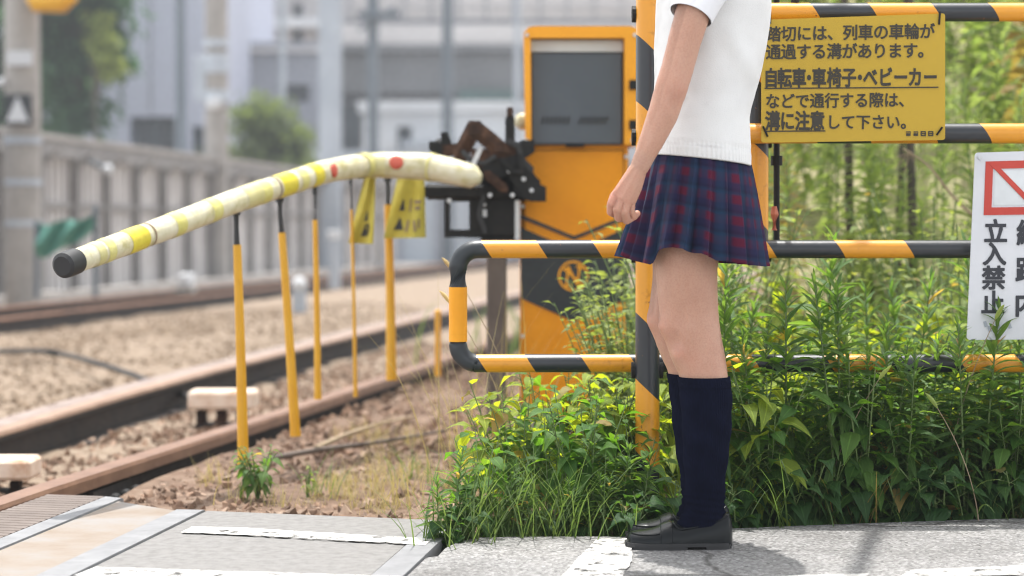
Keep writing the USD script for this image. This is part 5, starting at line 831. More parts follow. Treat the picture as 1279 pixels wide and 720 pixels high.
# loafers
def shoe(dx, yc, zo=0):
    st = [(781.0, .007, 667, 2), (782.3, .020, 661.5, 2.2), (786, .029, 659, 2.4), (794, .036, 657.2, 2.5), (806, .041, 655.5, 2.4), (818, .042, 652.5, 2.3), (828, .041, 648.5, 2.3), (836, .040, 646.5, 2.3), (842, .0385, 648.5, 2.4), (848, .037, 649.5, 2.4), (858, .0355, 647.0, 2.5), (872, .0345, 643.2, 2.6), (886, .034, 639.2, 2.6), (897, .0325, 636, 2.6), (904, .028, 635.5, 2.8), (908, .021, 639, 2.5), (910.3, .010, 650, 2.2)]
    st = np.array(st); I = Pchip(st[:, 0], st[:, 1:]); rings = []
    for u in np.concatenate([np.linspace(781, 790, 8), np.linspace(792, 900, 44), np.linspace(902, 910.3, 9)]):
        w, vt, e = I(u); x = L(u + dx, 680)[0]; zt = L(0, vt)[2]; z0 = .010; q = np.linspace(0, np.pi, 25)
        c, s_ = np.cos(q), np.sin(q); m = (np.abs(c) ** e + np.abs(s_) ** e) ** (-1 / e)
        top = np.stack([np.full(25, x), yc + w * c * m, z0 + (zt - z0) * s_ * m], 1)
        rings.append(np.vstack([top, [[x, yc - w * .6, z0], [x, yc, z0], [x, yc + w * .6, z0]]]))
    sh = obj('shoe', loft(rings), leather, girl, smooth=50)
    def rim(u, off=.0012):
        w, vt, e = I(u); return w
    # sole with welt and heel block
    us = np.concatenate([np.linspace(779.6, 786, 7), np.linspace(790, 900, 24), np.linspace(903, 911.5, 6)])
    wid = [max(.008, I(min(max(u, 781.6), 910))[0] + .0035) for u in us]
    pts = [(L(u + dx, 0)[0], yc - w) for u, w in zip(us, wid)] + [(L(u + dx, 0)[0], yc + w) for u, w in zip(us[::-1], wid[::-1])]
    pol = Polygon(pts).buffer(0)
    obj('sole', trimesh.util.concatenate([slab(list(pol.exterior.coords), .006, .0135)]), solem, sh)
    hx = L(878 + dx, 0)[0]; hp = pol.intersection(sbox(hx, -1, 2, 1)).buffer(-.001); obj('heel', slab(list(hp.exterior.coords), 0, .0058), solem, sh)
    tx = L(856 + dx, 0)[0]; tp = pol.intersection(sbox(-2, -1, tx, 1)).buffer(-.001); obj('tread', slab(list(tp.exterior.coords), 0, .0058), solem, sh)
    # strap over the vamp, apron seam, collar edge
    def section(u, g, a0=.02, a1=.98, n=22):
        w, vt, e = I(u); x = L(u + dx, 680)[0]; zt = L(0, vt)[2]; q = np.linspace(np.pi * a0, np.pi * a1, n); c, s_ = np.cos(q), np.sin(q); m = (np.abs(c) ** e + np.abs(s_) ** e) ** (-1 / e)
        return np.stack([np.full(n, x), yc + (w + g) * c * m, .010 + (zt - .010 + g) * s_ * m], 1)
    obj('strap', grid([section(u, g) for u, g in ((821, .0002), (821.5, .0022), (824, .0026), (832, .0026), (835, .0022), (835.6, .0002))]), leather, sh, smooth=40)
    ap = [section(u, .0006, f, 1 - f, 2) for u, f in ((786, .40), (790, .30), (798, .25), (808, .23), (820, .22))]
    obj('apron_seam', tube(spline([a[0] for a in ap[::-1]] + [a[1] for a in ap], 40), .0016, 6), leather, sh, smooth=True)
    cl = [section(u, .0002, f, 1 - f, 2) for u, f in ((838, .42), (845, .27), (858, .26), (872, .26), (886, .27), (897, .29), (905, .38))]
    obj('collar', tube(spline([a[0] for a in cl] + [a[1] for a in cl[::-1]] + [cl[0][0]], 60), .0022, 7), leather, sh, smooth=True)
shoe(0, YN); shoe(5, YFr)
# pleated skirt
NP_, NA, NZ = 22, 396, 28
hem_u = np.array([760, 772, 778, 785, 795, 806, 811, 815, 820, 832, 842, 847, 856, 864, 872, 884, 897, 910, 930, 948, 960.0]); hem_v = np.array([316, 317, 321, 325, 327.5, 330, 327, 313, 310, 309, 310.5, 313.5, 316, 316, 319, 325, 325.5, 328, 330.5, 333, 334.0])
def skirt(inner=False):
    q = np.linspace(0, 2 * np.pi, NA, endpoint=False); P = []; uv = []
    fr = (q * NP_ / (2 * np.pi)) % 1; idx = np.floor(q * NP_ / (2 * np.pi)); jit = np.random.default_rng(3).normal(0, 1, NP_ + 1)[idx.astype(int) % NP_]
    saw = np.where(fr < .80, fr / .80, (1 - fr) / .20) - .5
    for i in range(NZ):
        t = i / (NZ - 1); xl, xr = 811 + (773 - 811) * (t ** 1.05), 937 + (957 - 937) * t ** .8; ry = .150 + (.196 - .150) * t
        amp = .004 + .027 * t ** 1.2
        cx, rx = (L(xl, 0)[0] + L(xr, 0)[0]) / 2, (L(xr, 0)[0] - L(xl, 0)[0]) / 2
        off = amp * saw * (1 + .25 * jit) - (.003 if inner else 0) - amp * .35
        x = cx + (rx + off) * np.cos(q); y = (ry + off) * np.sin(q)
        uu = x / kg + 848
        vh = np.where(np.sin(q) < 0, np.interp(uu, hem_u, hem_v), np.interp(uu, [760, 800, 960], [320, 326, 333])); mixw = np.clip(np.abs(np.sin(q)) * 3, 0, 1); vh = vh * mixw + (1 - mixw) * np.interp(uu, [760, 800, 960], [319, 327, 333])
        vt = np.interp(uu, [812, 937], [188, 203]); v = vt + (vh - vt) * t
        P.append(np.stack([x, y, (680 - v) * kg * 1.0], 1)); uv.append(np.stack([q / (2 * np.pi) * 1.05 + 0 * x, np.full(NA, .235 * (1 - t))], 1))
    return np.array(P), np.array(uv)
Po, uvo = skirt(); Pi, uvi = skirt(True)
PP = np.concatenate([Po, Pi[::-1]]); UU = np.concatenate([uvo, uvi[::-1]])
PP = np.concatenate([PP, PP[:, :1]], 1); e_ = UU[:, :1].copy(); e_[..., 0] = 1.05; UU = np.concatenate([UU, e_], 1)
v_, f_ = grid(PP); tt = trimesh.Trimesh(v_, f_, process=False)
mid = len(f_) // 6
if (tt.face_normals[mid] * (tt.triangles_center[mid] * [1, 1, 0])).sum() < 0: f_ = f_[:, ::-1]
obj('skirt', (v_, f_), tartanm, girl, smooth=True, uv=UU.reshape(-1, 2))
# knit vest and short shirt sleeves
VEST = [(210, 811, 937, .155), (203, 810.5, 937.5, .157), (196, 810.5, 937.5, .157), (188, 811.5, 936.5, .154), (170, 812.5, 935.5, .151), (150, 815, 934, .149), (120, 817, 941, .143), (90, 818, 949.5, .146), (50, 818, 957.5, .149), (10, 819, 962, .151), (-20, 824, 959, .152), (-45, 836, 949, .150), (-62, 852, 936, .100), (-72, 864, 925, .062)]
t2 = np.array(VEST, float)[::-1]; I = Pchip(t2[:, 0], t2[:, 1:]); rings = []
for v in np.concatenate([np.linspace(208, 170, 20), np.linspace(167, -72, 64)]):
    xl, xr, ry = I(v); tilt = -.115 * np.clip((v - 120) / 85, 0, 1)
    r = hring(v - 6 * np.clip((v - 120) / 85, 0, 1), xl, xr, ry, 0, 400, tilt, 2.25)
    d = r - r.mean(0); d[:, 2] = 0; d /= np.linalg.norm(d, axis=1)[:, None]
    ang = np.arctan2(d[:, 1], d[:, 0]); z = r[:, 2]
    fold = (meshkit.fbm(np.stack([r[:, 0] * 9 + z * 5, r[:, 1] * 7, z * 13 - r[:, 0] * 8], -1), 3, 9) - .5) * .007
    gather = 0.0 * np.sin(ang * 15 + z * 22) * np.exp(-((z - .86) / .05) ** 2)
    sag = 0.0 * np.sin((z * 46 + r[:, 0] * 26)) * np.exp(-((z - .905) / .055) ** 2) * np.clip(-d[:, 1] + .25, 0, 1)
    hemk = np.clip((v - 183) / 6, 0, 1); r = r + d * (hemk * (.0006 * np.sin(ang * 100) - .0016))[:, None]
    uu_ = r[:, 0] / kg + 848; vv_ = 680 - z / kg; near = np.clip(-d[:, 1] * 1.6, 0, 1)
    for (a0, b0), (a1, b1), am, wd in (((858, 172), (904, 126), .0030, 18), ((904, 124), (934, 166), .0026, 18), ((850, 120), (880, 90), .0025, 14), ((905, 60), (935, 110), .005, 12), ((880, 40), (905, 95), -.003, 12)):
        ex, ey = a1 - a0, b1 - b0; q_ = np.clip(((uu_ - a0) * ex + (vv_ - b0) * ey) / (ex * ex + ey * ey), 0, 1); dist = np.hypot(uu_ - a0 - q_ * ex, vv_ - b0 - q_ * ey); r = r + d * (am * np.exp(-(dist / wd) ** 2) * near * np.sin(np.pi * (q_ * .8 + .1)))[:, None]
    r = r + d * ((fold * (np.clip((208 - v) / 30, 0.1, 1)) + gather + sag))[:, None]; rings.append(r)
inn = [(r - [r[:, 0].mean(), 0, 0]) * [.965, .965, 1] + [r[:, 0].mean(), 0, .004] for r in (rings[0], rings[4])]
obj('vest', loft([inn[1], inn[0]] + rings), vestm, girl, smooth=True)
for s, A_ in ((-1, ARM), (1, ARM2)):
    p0, p1 = (L(888, -46, s * .135), L(853.5, 31, s * .180)) if s < 0 else (L(888, -46, .135), L(876, 31, .182))
    path = [p0 + (p1 - p0) * q for q in np.linspace(0, 1, 14)]; rad = np.linspace(37, 26, 14) * kg
    tb = tube(path, rad, 40, caps=False, up=(0, 1, 0)); vv = np.array(tb.vertices)
    vv = vv + (meshkit.fbm(vv * 22, 3, 5)[:, None] - .5) * .012 * np.array([1, 1, .3])
    inner = tube(path[::-1][:4], rad[::-1][:4] * .94, 40, caps=False, up=(0, 1, 0))
    sv = obj('sleeve', cat_(trimesh.Trimesh(vv, tb.faces, process=False), inner), shirtm, girl, smooth=True)
    d = (p1 - p0) / np.linalg.norm(p1 - p0)
    obj('cuff', tube([p1 - d * .018, p1 - d * .017, p1 - d * .001, p1 + d * .001, p1 + d * .001], np.array([25.8, 27.2, 26.6, 26.0, 24.0]) * kg, 40, caps=False, up=(0, 1, 0)), shirtm, sv, smooth=50)

# ---------------------------------------------------------------- vegetation
def leafgeo(Ln, W, kind, droop, fold, ns=6, wave=0.0, seed=0):
    s = np.linspace(0, 1, ns); r = np.random.default_rng(seed)
    if kind == 'narrow': w = np.sin(np.pi * np.clip(s, 0.02, 1) ** .75) ** .8
    elif kind == 'heart': w = np.array([.55, 1.0, .98, .74, .42, .16, 0][:ns] if ns == 7 else np.sin(np.pi * (s * .85 + .15)) ** .8)
    elif kind == 'ovate': w = np.interp(s, [0, .12, .3, .45, .65, .85, 1], [.12, .72, 1, .95, .62, .25, 0])
    else: w = (1 - s) ** .6
    w = np.maximum(w, .02) * W / 2
    x = Ln * (s - .18 * droop * s ** 2); z = -Ln * droop * s ** 2 * .55
    wv = wave * np.sin(s * 9 + seed)
    c = np.stack([x, 0 * x, z], 1); l = np.stack([x + w * (.0), w, z + fold * w + wv * w], 1); rr = np.stack([x, -w, z + fold * w - wv * w], 1)
    P = np.stack([l, c, rr], 1); v, f = grid(P); uv = np.stack([np.tile([1., 0., -1.], ns), np.repeat(s, 3)], 1)
    return v, f, uv
def place(v, o, az, pitch, roll=0.0):
    ca, sa, cp, sp, cr, sr = math.cos(az), math.sin(az), math.cos(pitch), math.sin(pitch), math.cos(roll), math.sin(roll)
    Rx = np.array([[1, 0, 0], [0, cr, -sr], [0, sr, cr]]); Ry = np.array([[cp, 0, -sp], [0, 1, 0], [sp, 0, cp]]); Rz = np.array([[ca, -sa, 0], [sa, ca, 0], [0, 0, 1]])
    return v @ (Rz @ Ry @ Rx).T + o
def stem_path(h, lean, az, n=8, curve=.5):
    t = np.linspace(0, 1, n); d = lean * h * (t * (1 - curve) + curve * t ** 2)
    return np.stack([d * math.cos(az), d * math.sin(az), h * t], 1)
def joined(ls):
    n = 0; V, Fc, U = [], [], []
    for v, f, uv in ls: V.append(v); Fc.append(f + n); U.append(uv); n += len(v)
    return (np.vstack(V), np.vstack(Fc)), np.vstack(U)
def tall_weed(name, label, group, loc_, h, nl, leaf, m, seed, lean=.10, kind='narrow', W=.011, parts=True, top=.5, low=.12, droop=.9):
    r = np.random.default_rng(seed); t = thing(name, label, 'weed', loc_, r.uniform(0, 360), group); sp = stem_path(h, lean, r.uniform(0, 6.28))
    obj('stem', tube(sp, np.linspace(.0042, .0016, 8) * (h / .6) ** .5, 6), stemm, t, smooth=True); I = Pchip(sp[:, 2], sp); az = r.uniform(0, 6); ls = []
    for i in range(nl):
        q = low + (1 - low) * (i + .5) / nl; q = q ** .85; z = h * min(q, .995); az += 2.4 + r.normal(0, .25); k = (.72 + .45 * math.sin(math.pi * min(1, q * 1.02))) * (1 - .35 * max(0, q - .8) / .2) * r.uniform(.85, 1.15)
        pitch = (-.35 + 1.5 * q ** 1.6) * 1.0 + r.normal(0, .16)
        v, f, uv = leafgeo(leaf * k, W * k * r.uniform(.85, 1.2), kind, droop * r.uniform(.6, 1.4) * (1.1 - .6 * q), .35, 6 if kind == 'narrow' else 7, .25 if kind != 'narrow' else .1, i)
        v = place(v, I(z), az, pitch, r.normal(0, .3))
        if parts: obj('leaf', (v, f), m, t, smooth=True, uv=uv)
        else: ls.append((v, f, uv))
    if ls: (vf, uv) = joined(ls); obj('foliage', vf, m, t, smooth=True, uv=uv)
    return t
def broad_weed(name, label, group, loc_, h, nl, leaf, m, seed, kind='ovate', stems=3, cat='weed', W=.62, spread=.28, droop=1.1):
    r = np.random.default_rng(seed); t = thing(name, label, cat, loc_, r.uniform(0, 360), group); sps = []
    for s in range(stems):
        hh = h * r.uniform(.72, 1.0); sp = stem_path(hh, spread * r.uniform(.4, 1.3), r.uniform(0, 6.28)); obj('stem', tube(sp, np.linspace(.003, .0013, 8), 6), stemm, t, smooth=True)
        I = Pchip(sp[:, 2], sp); az = r.uniform(0, 6.28)
        for i in range(nl // stems):
            q = .25 + .75 * (i + .5) / (nl // stems); az += math.pi * (1 if i % 2 else .5) + r.normal(0, .3); k = leaf * r.uniform(.7, 1.15) * (1.15 - .5 * q ** 3)
            base = I(hh * min(q, .99)); pl = k * r.uniform(.25, .5); d = np.array([math.cos(az), math.sin(az), .45 + .3 * q]); d /= np.linalg.norm(d); e = base + d * pl
            v, f, uv = leafgeo(k, k * W * r.uniform(.85, 1.15), kind, droop * r.uniform(.5, 1.3), .22, 7, .14, i)
            v = place(v, e, az + r.normal(0, .2), -.30 + .75 * q ** 2 + r.normal(0, .22), r.normal(0, .25)); lf = obj('leaf', (v, f), m, t, smooth=True, uv=uv)
            obj('petiole', tube([base, e], .0011, 4), stemm, lf)
    return t
def grass(name, label, group, loc_, n, h, m, seed, spread=.05, W=.004, bend=.6):
    r = np.random.default_rng(seed); t = thing(name, label, 'grass', loc_, r.uniform(0, 360), group); ls = []
    for i in range(n):
        a = r.uniform(0, 6.28); k = h * r.uniform(.5, 1.1); w = W * r.uniform(.6, 1.3); s = np.linspace(0, 1, 7); bd = bend * r.uniform(.3, 1.5); rad = k * (s * .22 + bd * s ** 2 * .7); z = k * (s - bd * .45 * s ** 2.6)
        o = r.normal(0, spread, 2); d = np.array([math.cos(a), math.sin(a)]); pw = np.maximum(w * (1 - s ** 2) * .5, .0002); pr = np.array([-d[1], d[0]])
        c = np.c_[o + rad[:, None] * d, z]; Pg = np.stack([c + np.c_[pr * pw[:, None], 0 * s], c, c - np.c_[pr * pw[:, None], 0 * s]], 1); v, f = grid(Pg)
        ls.append((v, f, np.stack([np.tile([1., 0., -1.], 7), np.repeat(s, 3)], 1)))
    (vf, uv) = joined(ls); obj('blades', vf, m, t, smooth=True, uv=uv); return t
def foxtail(label, loc_, h, seed, m=None):
    r = np.random.default_rng(seed); t = thing('foxtail_grass', label, 'grass', loc_, r.uniform(0, 360), 'seed heads among the weeds'); sp = stem_path(h, .35, r.uniform(0, 6.28), 12, .9)
    obj('stalk', tube(sp, np.linspace(.0016, .0009, 12), 5), twigm, t, smooth=True); d = sp[-1] - sp[-2]; d /= np.linalg.norm(d); hd = [sp[-1] + d * q * .055 - [0, 0, .012 * q * q] for q in np.linspace(0, 1, 7)]
    obj('seed_head', tube(hd, np.array([.0015, .0042, .005, .005, .0045, .003, .0008]), 8), m or lf_pale, t, smooth=True)
    for i in range(3 if h < .45 else 0): v, f, uv = leafgeo(.13, .006, 'narrow', 1.3, .3, 6, 0, i); obj('leaf', (place(v, sp[2 + 2 * i], r.uniform(0, 6.28), .9), f), grassm, t, smooth=True, uv=uv)
    return t
VR = random.Random(21)
def yedge(X): return float(np.interp(X, [b[0] for b in bk], [b[1] for b in bk]))
def zone(u): return 'near the rounded rail end' if u < 640 else 'below the cabinet emblem' if u < 730 else 'just left of the shoe' if u < 790 else 'behind the legs' if u < 915 else 'just right of the legs' if u < 985 else 'below the notice\'s left half' if u < 1070 else 'below the notice\'s right half' if u < 1150 else 'left of the white sign' if u < 1205 else 'below the white sign'
PROTO = {}
def put(kind, label, cat, X, Y, z, rz, sc, group, make):
    if kind not in PROTO: PROTO[kind] = make(label, group, (X, Y, z)); return
    s = PROTO[kind]; dup(s, s.GetName().rsplit('_0', 1)[0], label, cat, (X, Y, z), rz, group, sc)
def uof(X, Y): return 639.5 + F * X / Y
CNT = {}
def weed_at(kind, X, Y, sc, extra=''):
    u = uof(X, Y); zn = zone(u); z = -.06 if Y > yedge(X) + .03 else -.03; rz = VR.uniform(0, 360)
    depth = 'at the pavement edge' if Y < yedge(X) + .12 else 'in front of the guard rail' if Y < YF - .03 else 'behind the guard rail'
    k = kind[:-1]
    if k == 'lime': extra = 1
    if k == 'gold': lab = 'tall narrow leaved weed %s %s' % (depth, zn)
    elif k == 'nettle': lab = 'bushy oval leaved weed %s %s' % (depth, zn)
    elif k == 'low': lab = 'low heart leaved weed %s %s' % (depth, zn)
    elif k == 'lily': lab = 'short slim leaved weed %s %s' % (depth, zn)
    elif k == 'lime': lab = 'painted sunlit yellow green weed %s %s' % (depth, zn)
    elif k == 'pale': lab = 'pale small leaved shrub %s %s' % (depth, zn)
    else: lab = 'green grass tuft %s %s' % (depth, zn)
    g = lab; s = int(kind[-1])
    mk = {'gold': lambda l, gr, p: tall_weed('narrow_leaved_weed', l, gr, p, .60, 70, .095, lf_gold, 40 + s, W=.0155),
          'nettle': lambda l, gr, p: broad_weed('oval_leaved_weed', l, gr, p, .46, 44, .082, lf_broad, 50 + s, stems=4),
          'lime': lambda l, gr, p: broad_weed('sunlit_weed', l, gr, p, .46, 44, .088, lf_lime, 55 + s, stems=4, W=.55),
          'low': lambda l, gr, p: broad_weed('heart_leaved_weed', l, gr, p, .20, 26, .066, lf_dark, 60 + s, 'heart', 4, W=.78, spread=.5, droop=1.5),
          'lily': lambda l, gr, p: tall_weed('slim_leaved_weed', l, gr, p, .24, 56, .055, lf_gold, 70 + s, .12, W=.010, low=.05),
          'pale': lambda l, gr, p: broad_weed('pale_shrub', l, gr, p, .62, 150, .048, lf_pale, 80 + s, 'ovate', 8, 'shrub', .45, .30, .7),
          'tuft': lambda l, gr, p: grass('grass_tuft', l, gr, p, 34, .30, grassm, 90 + s)}[k]
    put(kind, lab, 'grass' if k == 'tuft' else 'shrub' if k == 'pale' else 'weed', X, Y, z, rz, sc, g, mk)
def place_row(n, kinds, u0, u1, y0, y1, s0, s1):
    for i in range(n):
        u = u0 + (u1 - u0) * (i + VR.random()) / n; Y = VR.uniform(y0, y1); X = (u - 639.5) / F * Y
        Yo = yedge(X) if X > bk[0][0] else 4.15
        weed_at(VR.choice(kinds), X, Yo + (Y - 4.5) + .035, VR.uniform(s0, s1))
# right of the girl and behind her legs: a dense bank rising to the lower rails
place_row(15, ['low0', 'low1', 'low2'], 830, 1300, 4.5, 4.56, .7, 1.15)
place_row(14, ['low0', 'low1', 'low2', 'nettle1', 'gold2'], 880, 1320, 4.56, 4.68, .75, 1.05)
place_row(10, ['lily0', 'lily1', 'gold0', 'tuft1'], 930, 1310, 4.54, 4.62, .6, 1.0)
place_row(14, ['tuft0', 'tuft1'], 850, 1310, 4.5, 4.68, .45, .95)
place_row(11, ['gold0', 'gold1', 'gold2', 'gold3', 'nettle0', 'nettle1'], 930, 1140, 4.58, 4.70, .42, .60)
place_row(21, ['gold0', 'gold1', 'gold2', 'gold3', 'nettle0', 'nettle1'], 1080, 1330, 4.56, 4.70, .70, .92)
place_row(4, ['gold1', 'nettle1', 'gold3', 'nettle2'], 925, 985, 4.58, 4.68, .70, .95)
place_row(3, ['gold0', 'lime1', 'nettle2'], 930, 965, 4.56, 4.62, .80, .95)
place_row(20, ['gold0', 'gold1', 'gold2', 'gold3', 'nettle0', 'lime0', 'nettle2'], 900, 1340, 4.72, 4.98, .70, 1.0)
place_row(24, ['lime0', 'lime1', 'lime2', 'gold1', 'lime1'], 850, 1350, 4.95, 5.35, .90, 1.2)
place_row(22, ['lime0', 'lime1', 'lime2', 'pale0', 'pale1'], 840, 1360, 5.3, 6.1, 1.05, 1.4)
# left of the post: lower mound, open at its left end
place_row(9, ['low0', 'low1', 'low2', 'lily0'], 556, 830, 4.5, 4.56, .55, .9)
place_row(15, ['tuft0', 'tuft1', 'tuft0', 'lily0'], 556, 760, 4.5, 4.60, .65, 1.1)
place_row(11, ['nettle0', 'nettle1', 'nettle2', 'low1'], 585, 825, 4.56, 4.85, .62, .84)
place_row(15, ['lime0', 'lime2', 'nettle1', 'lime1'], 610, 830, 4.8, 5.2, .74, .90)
for u, Y, s_ in ((742, 4.44, 1.15), (775, 4.46, 1.0), (800, 4.42, .95), (562, 4.30, 1.0), (548, 4.25, .8)): weed_at('lily1' if u > 600 else 'lily0', (u - 639.5) / F * Y, Y, s_)
for u, Y, s_ in ((778, 5.2, .88), (770, 5.35, .95), (790, 5.5, 1.05), (782, 5.9, 1.1), (762, 5.05, .62), (795, 5.2, .9), (784, 5.35, .98), (804, 5.3, 1.0), (815, 5.7, 1.2), (850, 5.2, 1.1), (880, 5.4, 1.2), (840, 5.6, 1.3), (900, 5.7, 1.4), (960, 5.8, 1.35)): weed_at('pale%d' % (u % 2), (u - 639.5) / F * Y, Y, s_)
fx = [(1226, 4.52, .30), (1075, 4.62, .42), (1030, 4.6, .36), (655, 4.9, .52), (668, 5.0, .60), (1180, 4.7, .5)]
for i, (u, Y, h) in enumerate(fx): foxtail('arching seed head on a thin stalk, %s' % ('in front of the cabinet' if u < 700 else 'beside the black emblem band' if u < 800 else ['low by the sign', 'among the middle weeds', 'near the striped bottom rail'][i % 3]), ((u - 639.5) / F * Y, Y, -.04), h, 130 + i, straw if u < 800 else None)
# rail side: small plants and dry grass
def gl(u, v): return ground(u, v, -.06)
p = gl(322, 632); put('nettle3', 'small leafy green plant beside the deck edge below the first hanging rod', 'weed', p[0], p[1], -.05, 40, .4, None, lambda l, g, q: broad_weed('leafy_plant', l, g, q, .15, 72, .042, lf_gold, 140, 'ovate', 8, W=.45, spread=.5))
p = gl(384, 628); put('nettle4', 'tiny pale plant on the rubble right of the small leafy plant', 'weed', p[0], p[1], -.05, 40, .4, None, lambda l, g, q: broad_weed('leafy_plant', l, g, q, .09, 14, .026, lf_pale, 141, 'ovate', 3, W=.45, spread=.25))
for i, (u, v) in enumerate([(VR.uniform(380, 575), VR.uniform(595, 648)) for _ in range(34)] + [(VR.uniform(420, 580), VR.uniform(540, 600)) for _ in range(12)] + [(262, 612), (270, 606), (300, 634), (345, 638)]):
    p = gl(u, v); kd = ('straw%d' if VR.random() < .88 else 'sprout%d') % (i % 2)
    put(kd, ('dry straw coloured grass tuft on the rubble beside the deck' if kd[0] == 's' and kd[1] == 't' else 'thin pale green grass tuft on the rubble beside the deck'), 'grass', p[0], p[1], -.06, VR.uniform(0, 360), VR.uniform(.35, .75), 'dry tufts along the deck edge' if kd[1] == 't' else 'green tufts along the deck edge',
        (lambda l, g, q: grass('dry_grass_tuft', l, g, q, 26, .15, straw, 150 + i % 2, .045, .003)) if kd[1] == 't' else (lambda l, g, q: grass('thin_grass_tuft', l, g, q, 20, .17, grassm, 160 + i % 2, .04, .0035)))
for i in range(9):
    u, Y = VR.uniform(560, 640), VR.uniform(4.9, 6.2); p = ((u - 639.5) / F * Y, Y, -.07)
    put('stalk%d' % (i % 2), 'tall thin dry grass stalks behind the rounded rail end', 'grass', *p, VR.uniform(0, 360), VR.uniform(.8, 1.2), 'dry stalks behind the rail end', lambda l, g, q: grass('dry_grass_stalks', l, g, q, 9, .62, straw, 170 + i % 2, .06, .0022, .5))
# far grass verge right of the near track, seen below the arm root
for i in range(16):
    Y = VR.uniform(8.5, 17); X = onw(VR.uniform(.4, 1.2), Y)
    put('verge%d' % (i % 2), 'fresh green grass clump on the verge beyond the barrier drive', 'grass', X, Y, -.1, VR.uniform(0, 360), VR.uniform(.8, 1.5), 'green clumps beyond the barrier drive', lambda l, g, q: grass('verge_grass', l, g, q, 60, .40, grassm, 180 + i % 2, .16, .008))
# tall bank of weeds and young trees behind the fence on the right
HB = [0]
def hedge_weed(u, Y, h, i):
    X = (u - 639.5) / F * Y; kd = 'bank%d' % (i % 4); zn = ['behind the schoolgirl', 'behind the notice\'s left part', 'behind the notice\'s middle', 'behind the notice\'s right part', 'between notice and sign', 'behind the white sign'][sum(u > b for b in (950, 1030, 1110, 1180, 1215))] + (', nearer row' if Y < 8 else ', farther row')
    lab = ('tall slim leaved stem in the bank %s' % zn) if i % 4 < 2 else ('tall wide leaved stem in the bank %s' % zn)
    put(kd, lab, 'weed', X, Y, float(bankz(X, Y)) - .06, VR.uniform(0, 360), h / 1.7, lab, lambda l, g, q: tall_weed('tall_bank_weed', l, g, q, 1.7, 105, .15, lf_hedge, 190 + i % 4, .09, 'narrow' if i % 4 < 2 else 'ovate', .022 if i % 4 < 2 else .05, False, low=.08, droop=1.0))
for i in range(125):
    u = 880 + 470 * ((i * .6180339) % 1); Y = 6.5 + 5.6 * ((i * .754877) % 1) ** 1.15; hedge_weed(u, Y, VR.uniform(.75, 1.35), i)
def tree(name, label, cat, X, Y, h, crown, m, seed, nleaf=1500, leaf=.12, trunk_r=.05, low=.25, clumps=26, z0=-.15, stems=1):
    r = np.random.default_rng(seed); t = thing(name, label, cat, (X, Y, z0)); tk = stem_path(h * .92, .05, r.uniform(0, 6), 9, .4); ms = [tube(tk, np.linspace(trunk_r, trunk_r * .25, 9), 9)]
    ls = []; C_ = []
    for c in range(clumps):
        q = low + (1 - low) * r.random() ** .8; a = r.uniform(0, 6.28); rad = crown * math.sin(math.pi * min(.96, .22 + .74 * (q - low) / (1 - low))) * r.random() ** .45; ctr = np.array([rad * math.cos(a), rad * math.sin(a), h * q]); C_.append(ctr)
        b = Pchip(tk[:, 2], tk)(max(.05, min(h * .9, ctr[2] * .8))); ms.append(tube([b, (b + ctr) / 2 + [0, 0, .04 * h], ctr], [trunk_r * .35, trunk_r * .2, trunk_r * .06], 5))
    obj('trunk', cat_(*ms), bark, t, smooth=True)
    for i in range(nleaf):
        ctr = C_[r.integers(len(C_))]; o = ctr + r.normal(0, 1, 3) * crown * np.array([.24, .24, .17]); k = leaf * r.uniform(.6, 1.3); v, f, uv = leafgeo(k, k * .48, 'ovate', r.uniform(.3, 1.2), .25, 4, .1, i); ls.append((place(v, o, r.uniform(0, 6.28), r.normal(-.25, .5), r.normal(0, .5)), f, uv))
    (vf, uv) = joined(ls); obj('crown', vf, m, t, smooth=True, uv=uv); return t
def ux(u, Y): return (u - 639.5) / F * Y
for i, (u, Y, h, cr, lab) in enumerate([(1068, 7.0, 3.6, .62, 'young tree with dark slim trunk below the middle of the notice board'), (1113, 7.3, 3.9, .6, 'young tree with dark trunk below the right part of the notice board'), (1146, 6.9, 3.7, .55, 'young tree with dark trunk just left of the hanging stalk'), (1003, 9.4, 3.4, .6, 'young tree with brownish trunk nearest the schoolgirl in the bank'), (1232, 9.2, 3.8, .7, 'young tree rising above the white warning sign')]):
    tree('young_tree', lab, 'tree', ux(u, Y), Y, h, cr, lf_hedge, 200 + i, 420, .13, .020, .55, 12)
for i, (u, Y, h, lab) in enumerate([(930, 12.5, 4.2, 'broad bushy tree at the back of the bank behind the schoolgirl'), (1010, 13.5, 4.8, 'broad bushy tree at the back of the bank behind the left half of the notice'), (1090, 12.8, 4.5, 'broad bushy tree at the back of the bank behind the right half of the notice'), (1170, 13.2, 5.0, 'broad bushy tree at the back of the bank right of the notice'), (1260, 12.6, 4.6, 'broad bushy tree at the back of the bank above the white sign'), (1350, 13.4, 4.8, 'broad bushy tree at the back of the bank beyond the right picture edge')]):
    tree('bank_tree', lab, 'tree', ux(u, Y), Y, h, 1.0, lf_hedge if i % 2 else lf_bush, 210 + i, 3000, .15, .09, .12, 46, 2.6)
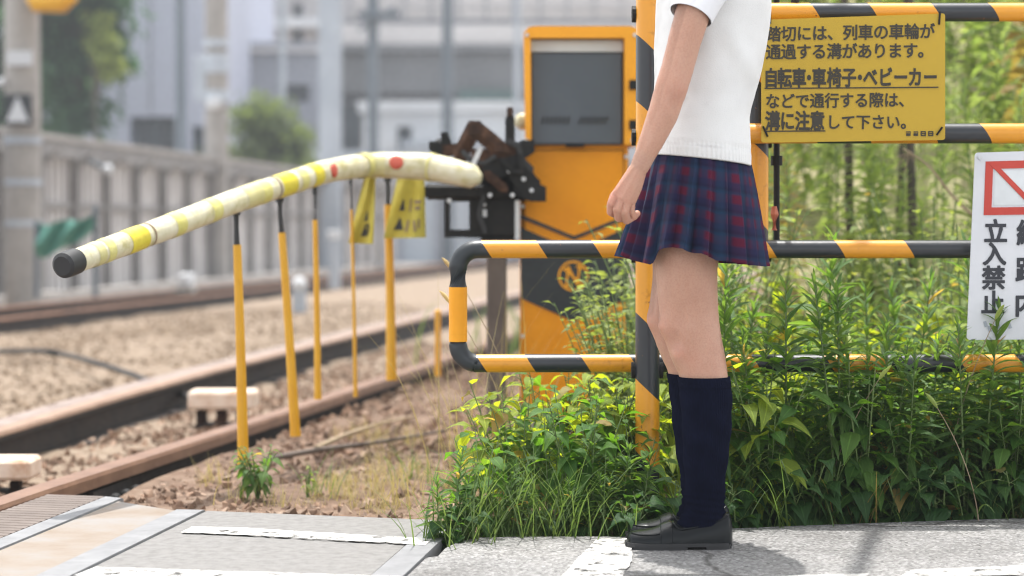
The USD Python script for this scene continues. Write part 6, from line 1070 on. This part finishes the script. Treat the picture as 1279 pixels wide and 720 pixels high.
t = thing('dry_stalk', 'pale dry stalk hanging diagonally between notice board and white sign', 'stalk'); q = spline([at(1128, 186, 6.2), at(1160, 208, 6.2), at(1188, 243, 6.2), at(1216, 270, 6.2)], 14)
obj('stem', tube(q, np.linspace(.003, .0055, 14), 6), twigm, t, smooth=True)
for i in range(5): obj('side_shoot', tube([q[1], q[1] + np.array([(i - 2.6) * .03, 0, -.03 - .02 * (i % 3)])], [.0016, .0008], 4), twigm, t)
# trees on the far left
tree('street_tree', 'large dark green tree behind the left concrete pole', 'tree', ux(84, 44), 44, 9.5, 1.15, lf_tree, 230, 5600, .36, .2, .30, 60)
tree('street_tree', 'lighter yellow green tree at the right of the large dark tree', 'tree', ux(128, 43), 43, 5.5, .42, lf_bush, 231, 420, .28, .07, .74, 9)
tree('street_tree', 'dark tree at the left picture edge behind the concrete pole', 'tree', ux(-15, 48), 48, 9, 2.2, lf_tree, 232, 4200, .45, .2, .2, 44)
tree('rounded_bush', 'rounded yellow green bush in front of the dark grey building', 'bush', ux(330, 46), 46, 3.7, 1.05, lf_round, 233, 3600, .26, .1, .30, 22)
tree('cypress', 'small dark conical tree on the terrace above the dark grey building', 'tree', ux(320, 66), 66, 9.6, .42, lf_tree, 234, 900, .3, .1, .60, 18)
# an overhead service cable crossing high above: its shadow falls over the pavement
t = thing('overhead_cable', 'thick black overhead service cable crossing above the pavement', 'cable')
sd = np.array([math.cos(ELEV) * math.sin(AZ), math.cos(ELEV) * math.cos(AZ), math.sin(ELEV)]); ca_, cb_ = ground(1097, 656), ground(1068, 718); dd = (cb_ - ca_) / np.linalg.norm(cb_ - ca_)
obj('sheath', tube([ca_ + sd * 4.2 / sd[2] + dd * q + [0, 0, .002 * q * q] for q in (-14, -7, -2, 0, 2, 6, 12)], .021, 10), black, t, smooth=True)
# the summer haze that pales the far side of the street: one even body of air round everything
hz = mat and usdkit.material(stage, '/World/Looks/haze', {'v': ('principled_volume', {'color': (0.93, 0.96, 1.0), 'density': 0.0011, 'anisotropy': 0.2})}, [], volume='v.volume')
obj('haze', box(-320, 320, -80, 440, -1.4, 27), hz, kind='stuff')
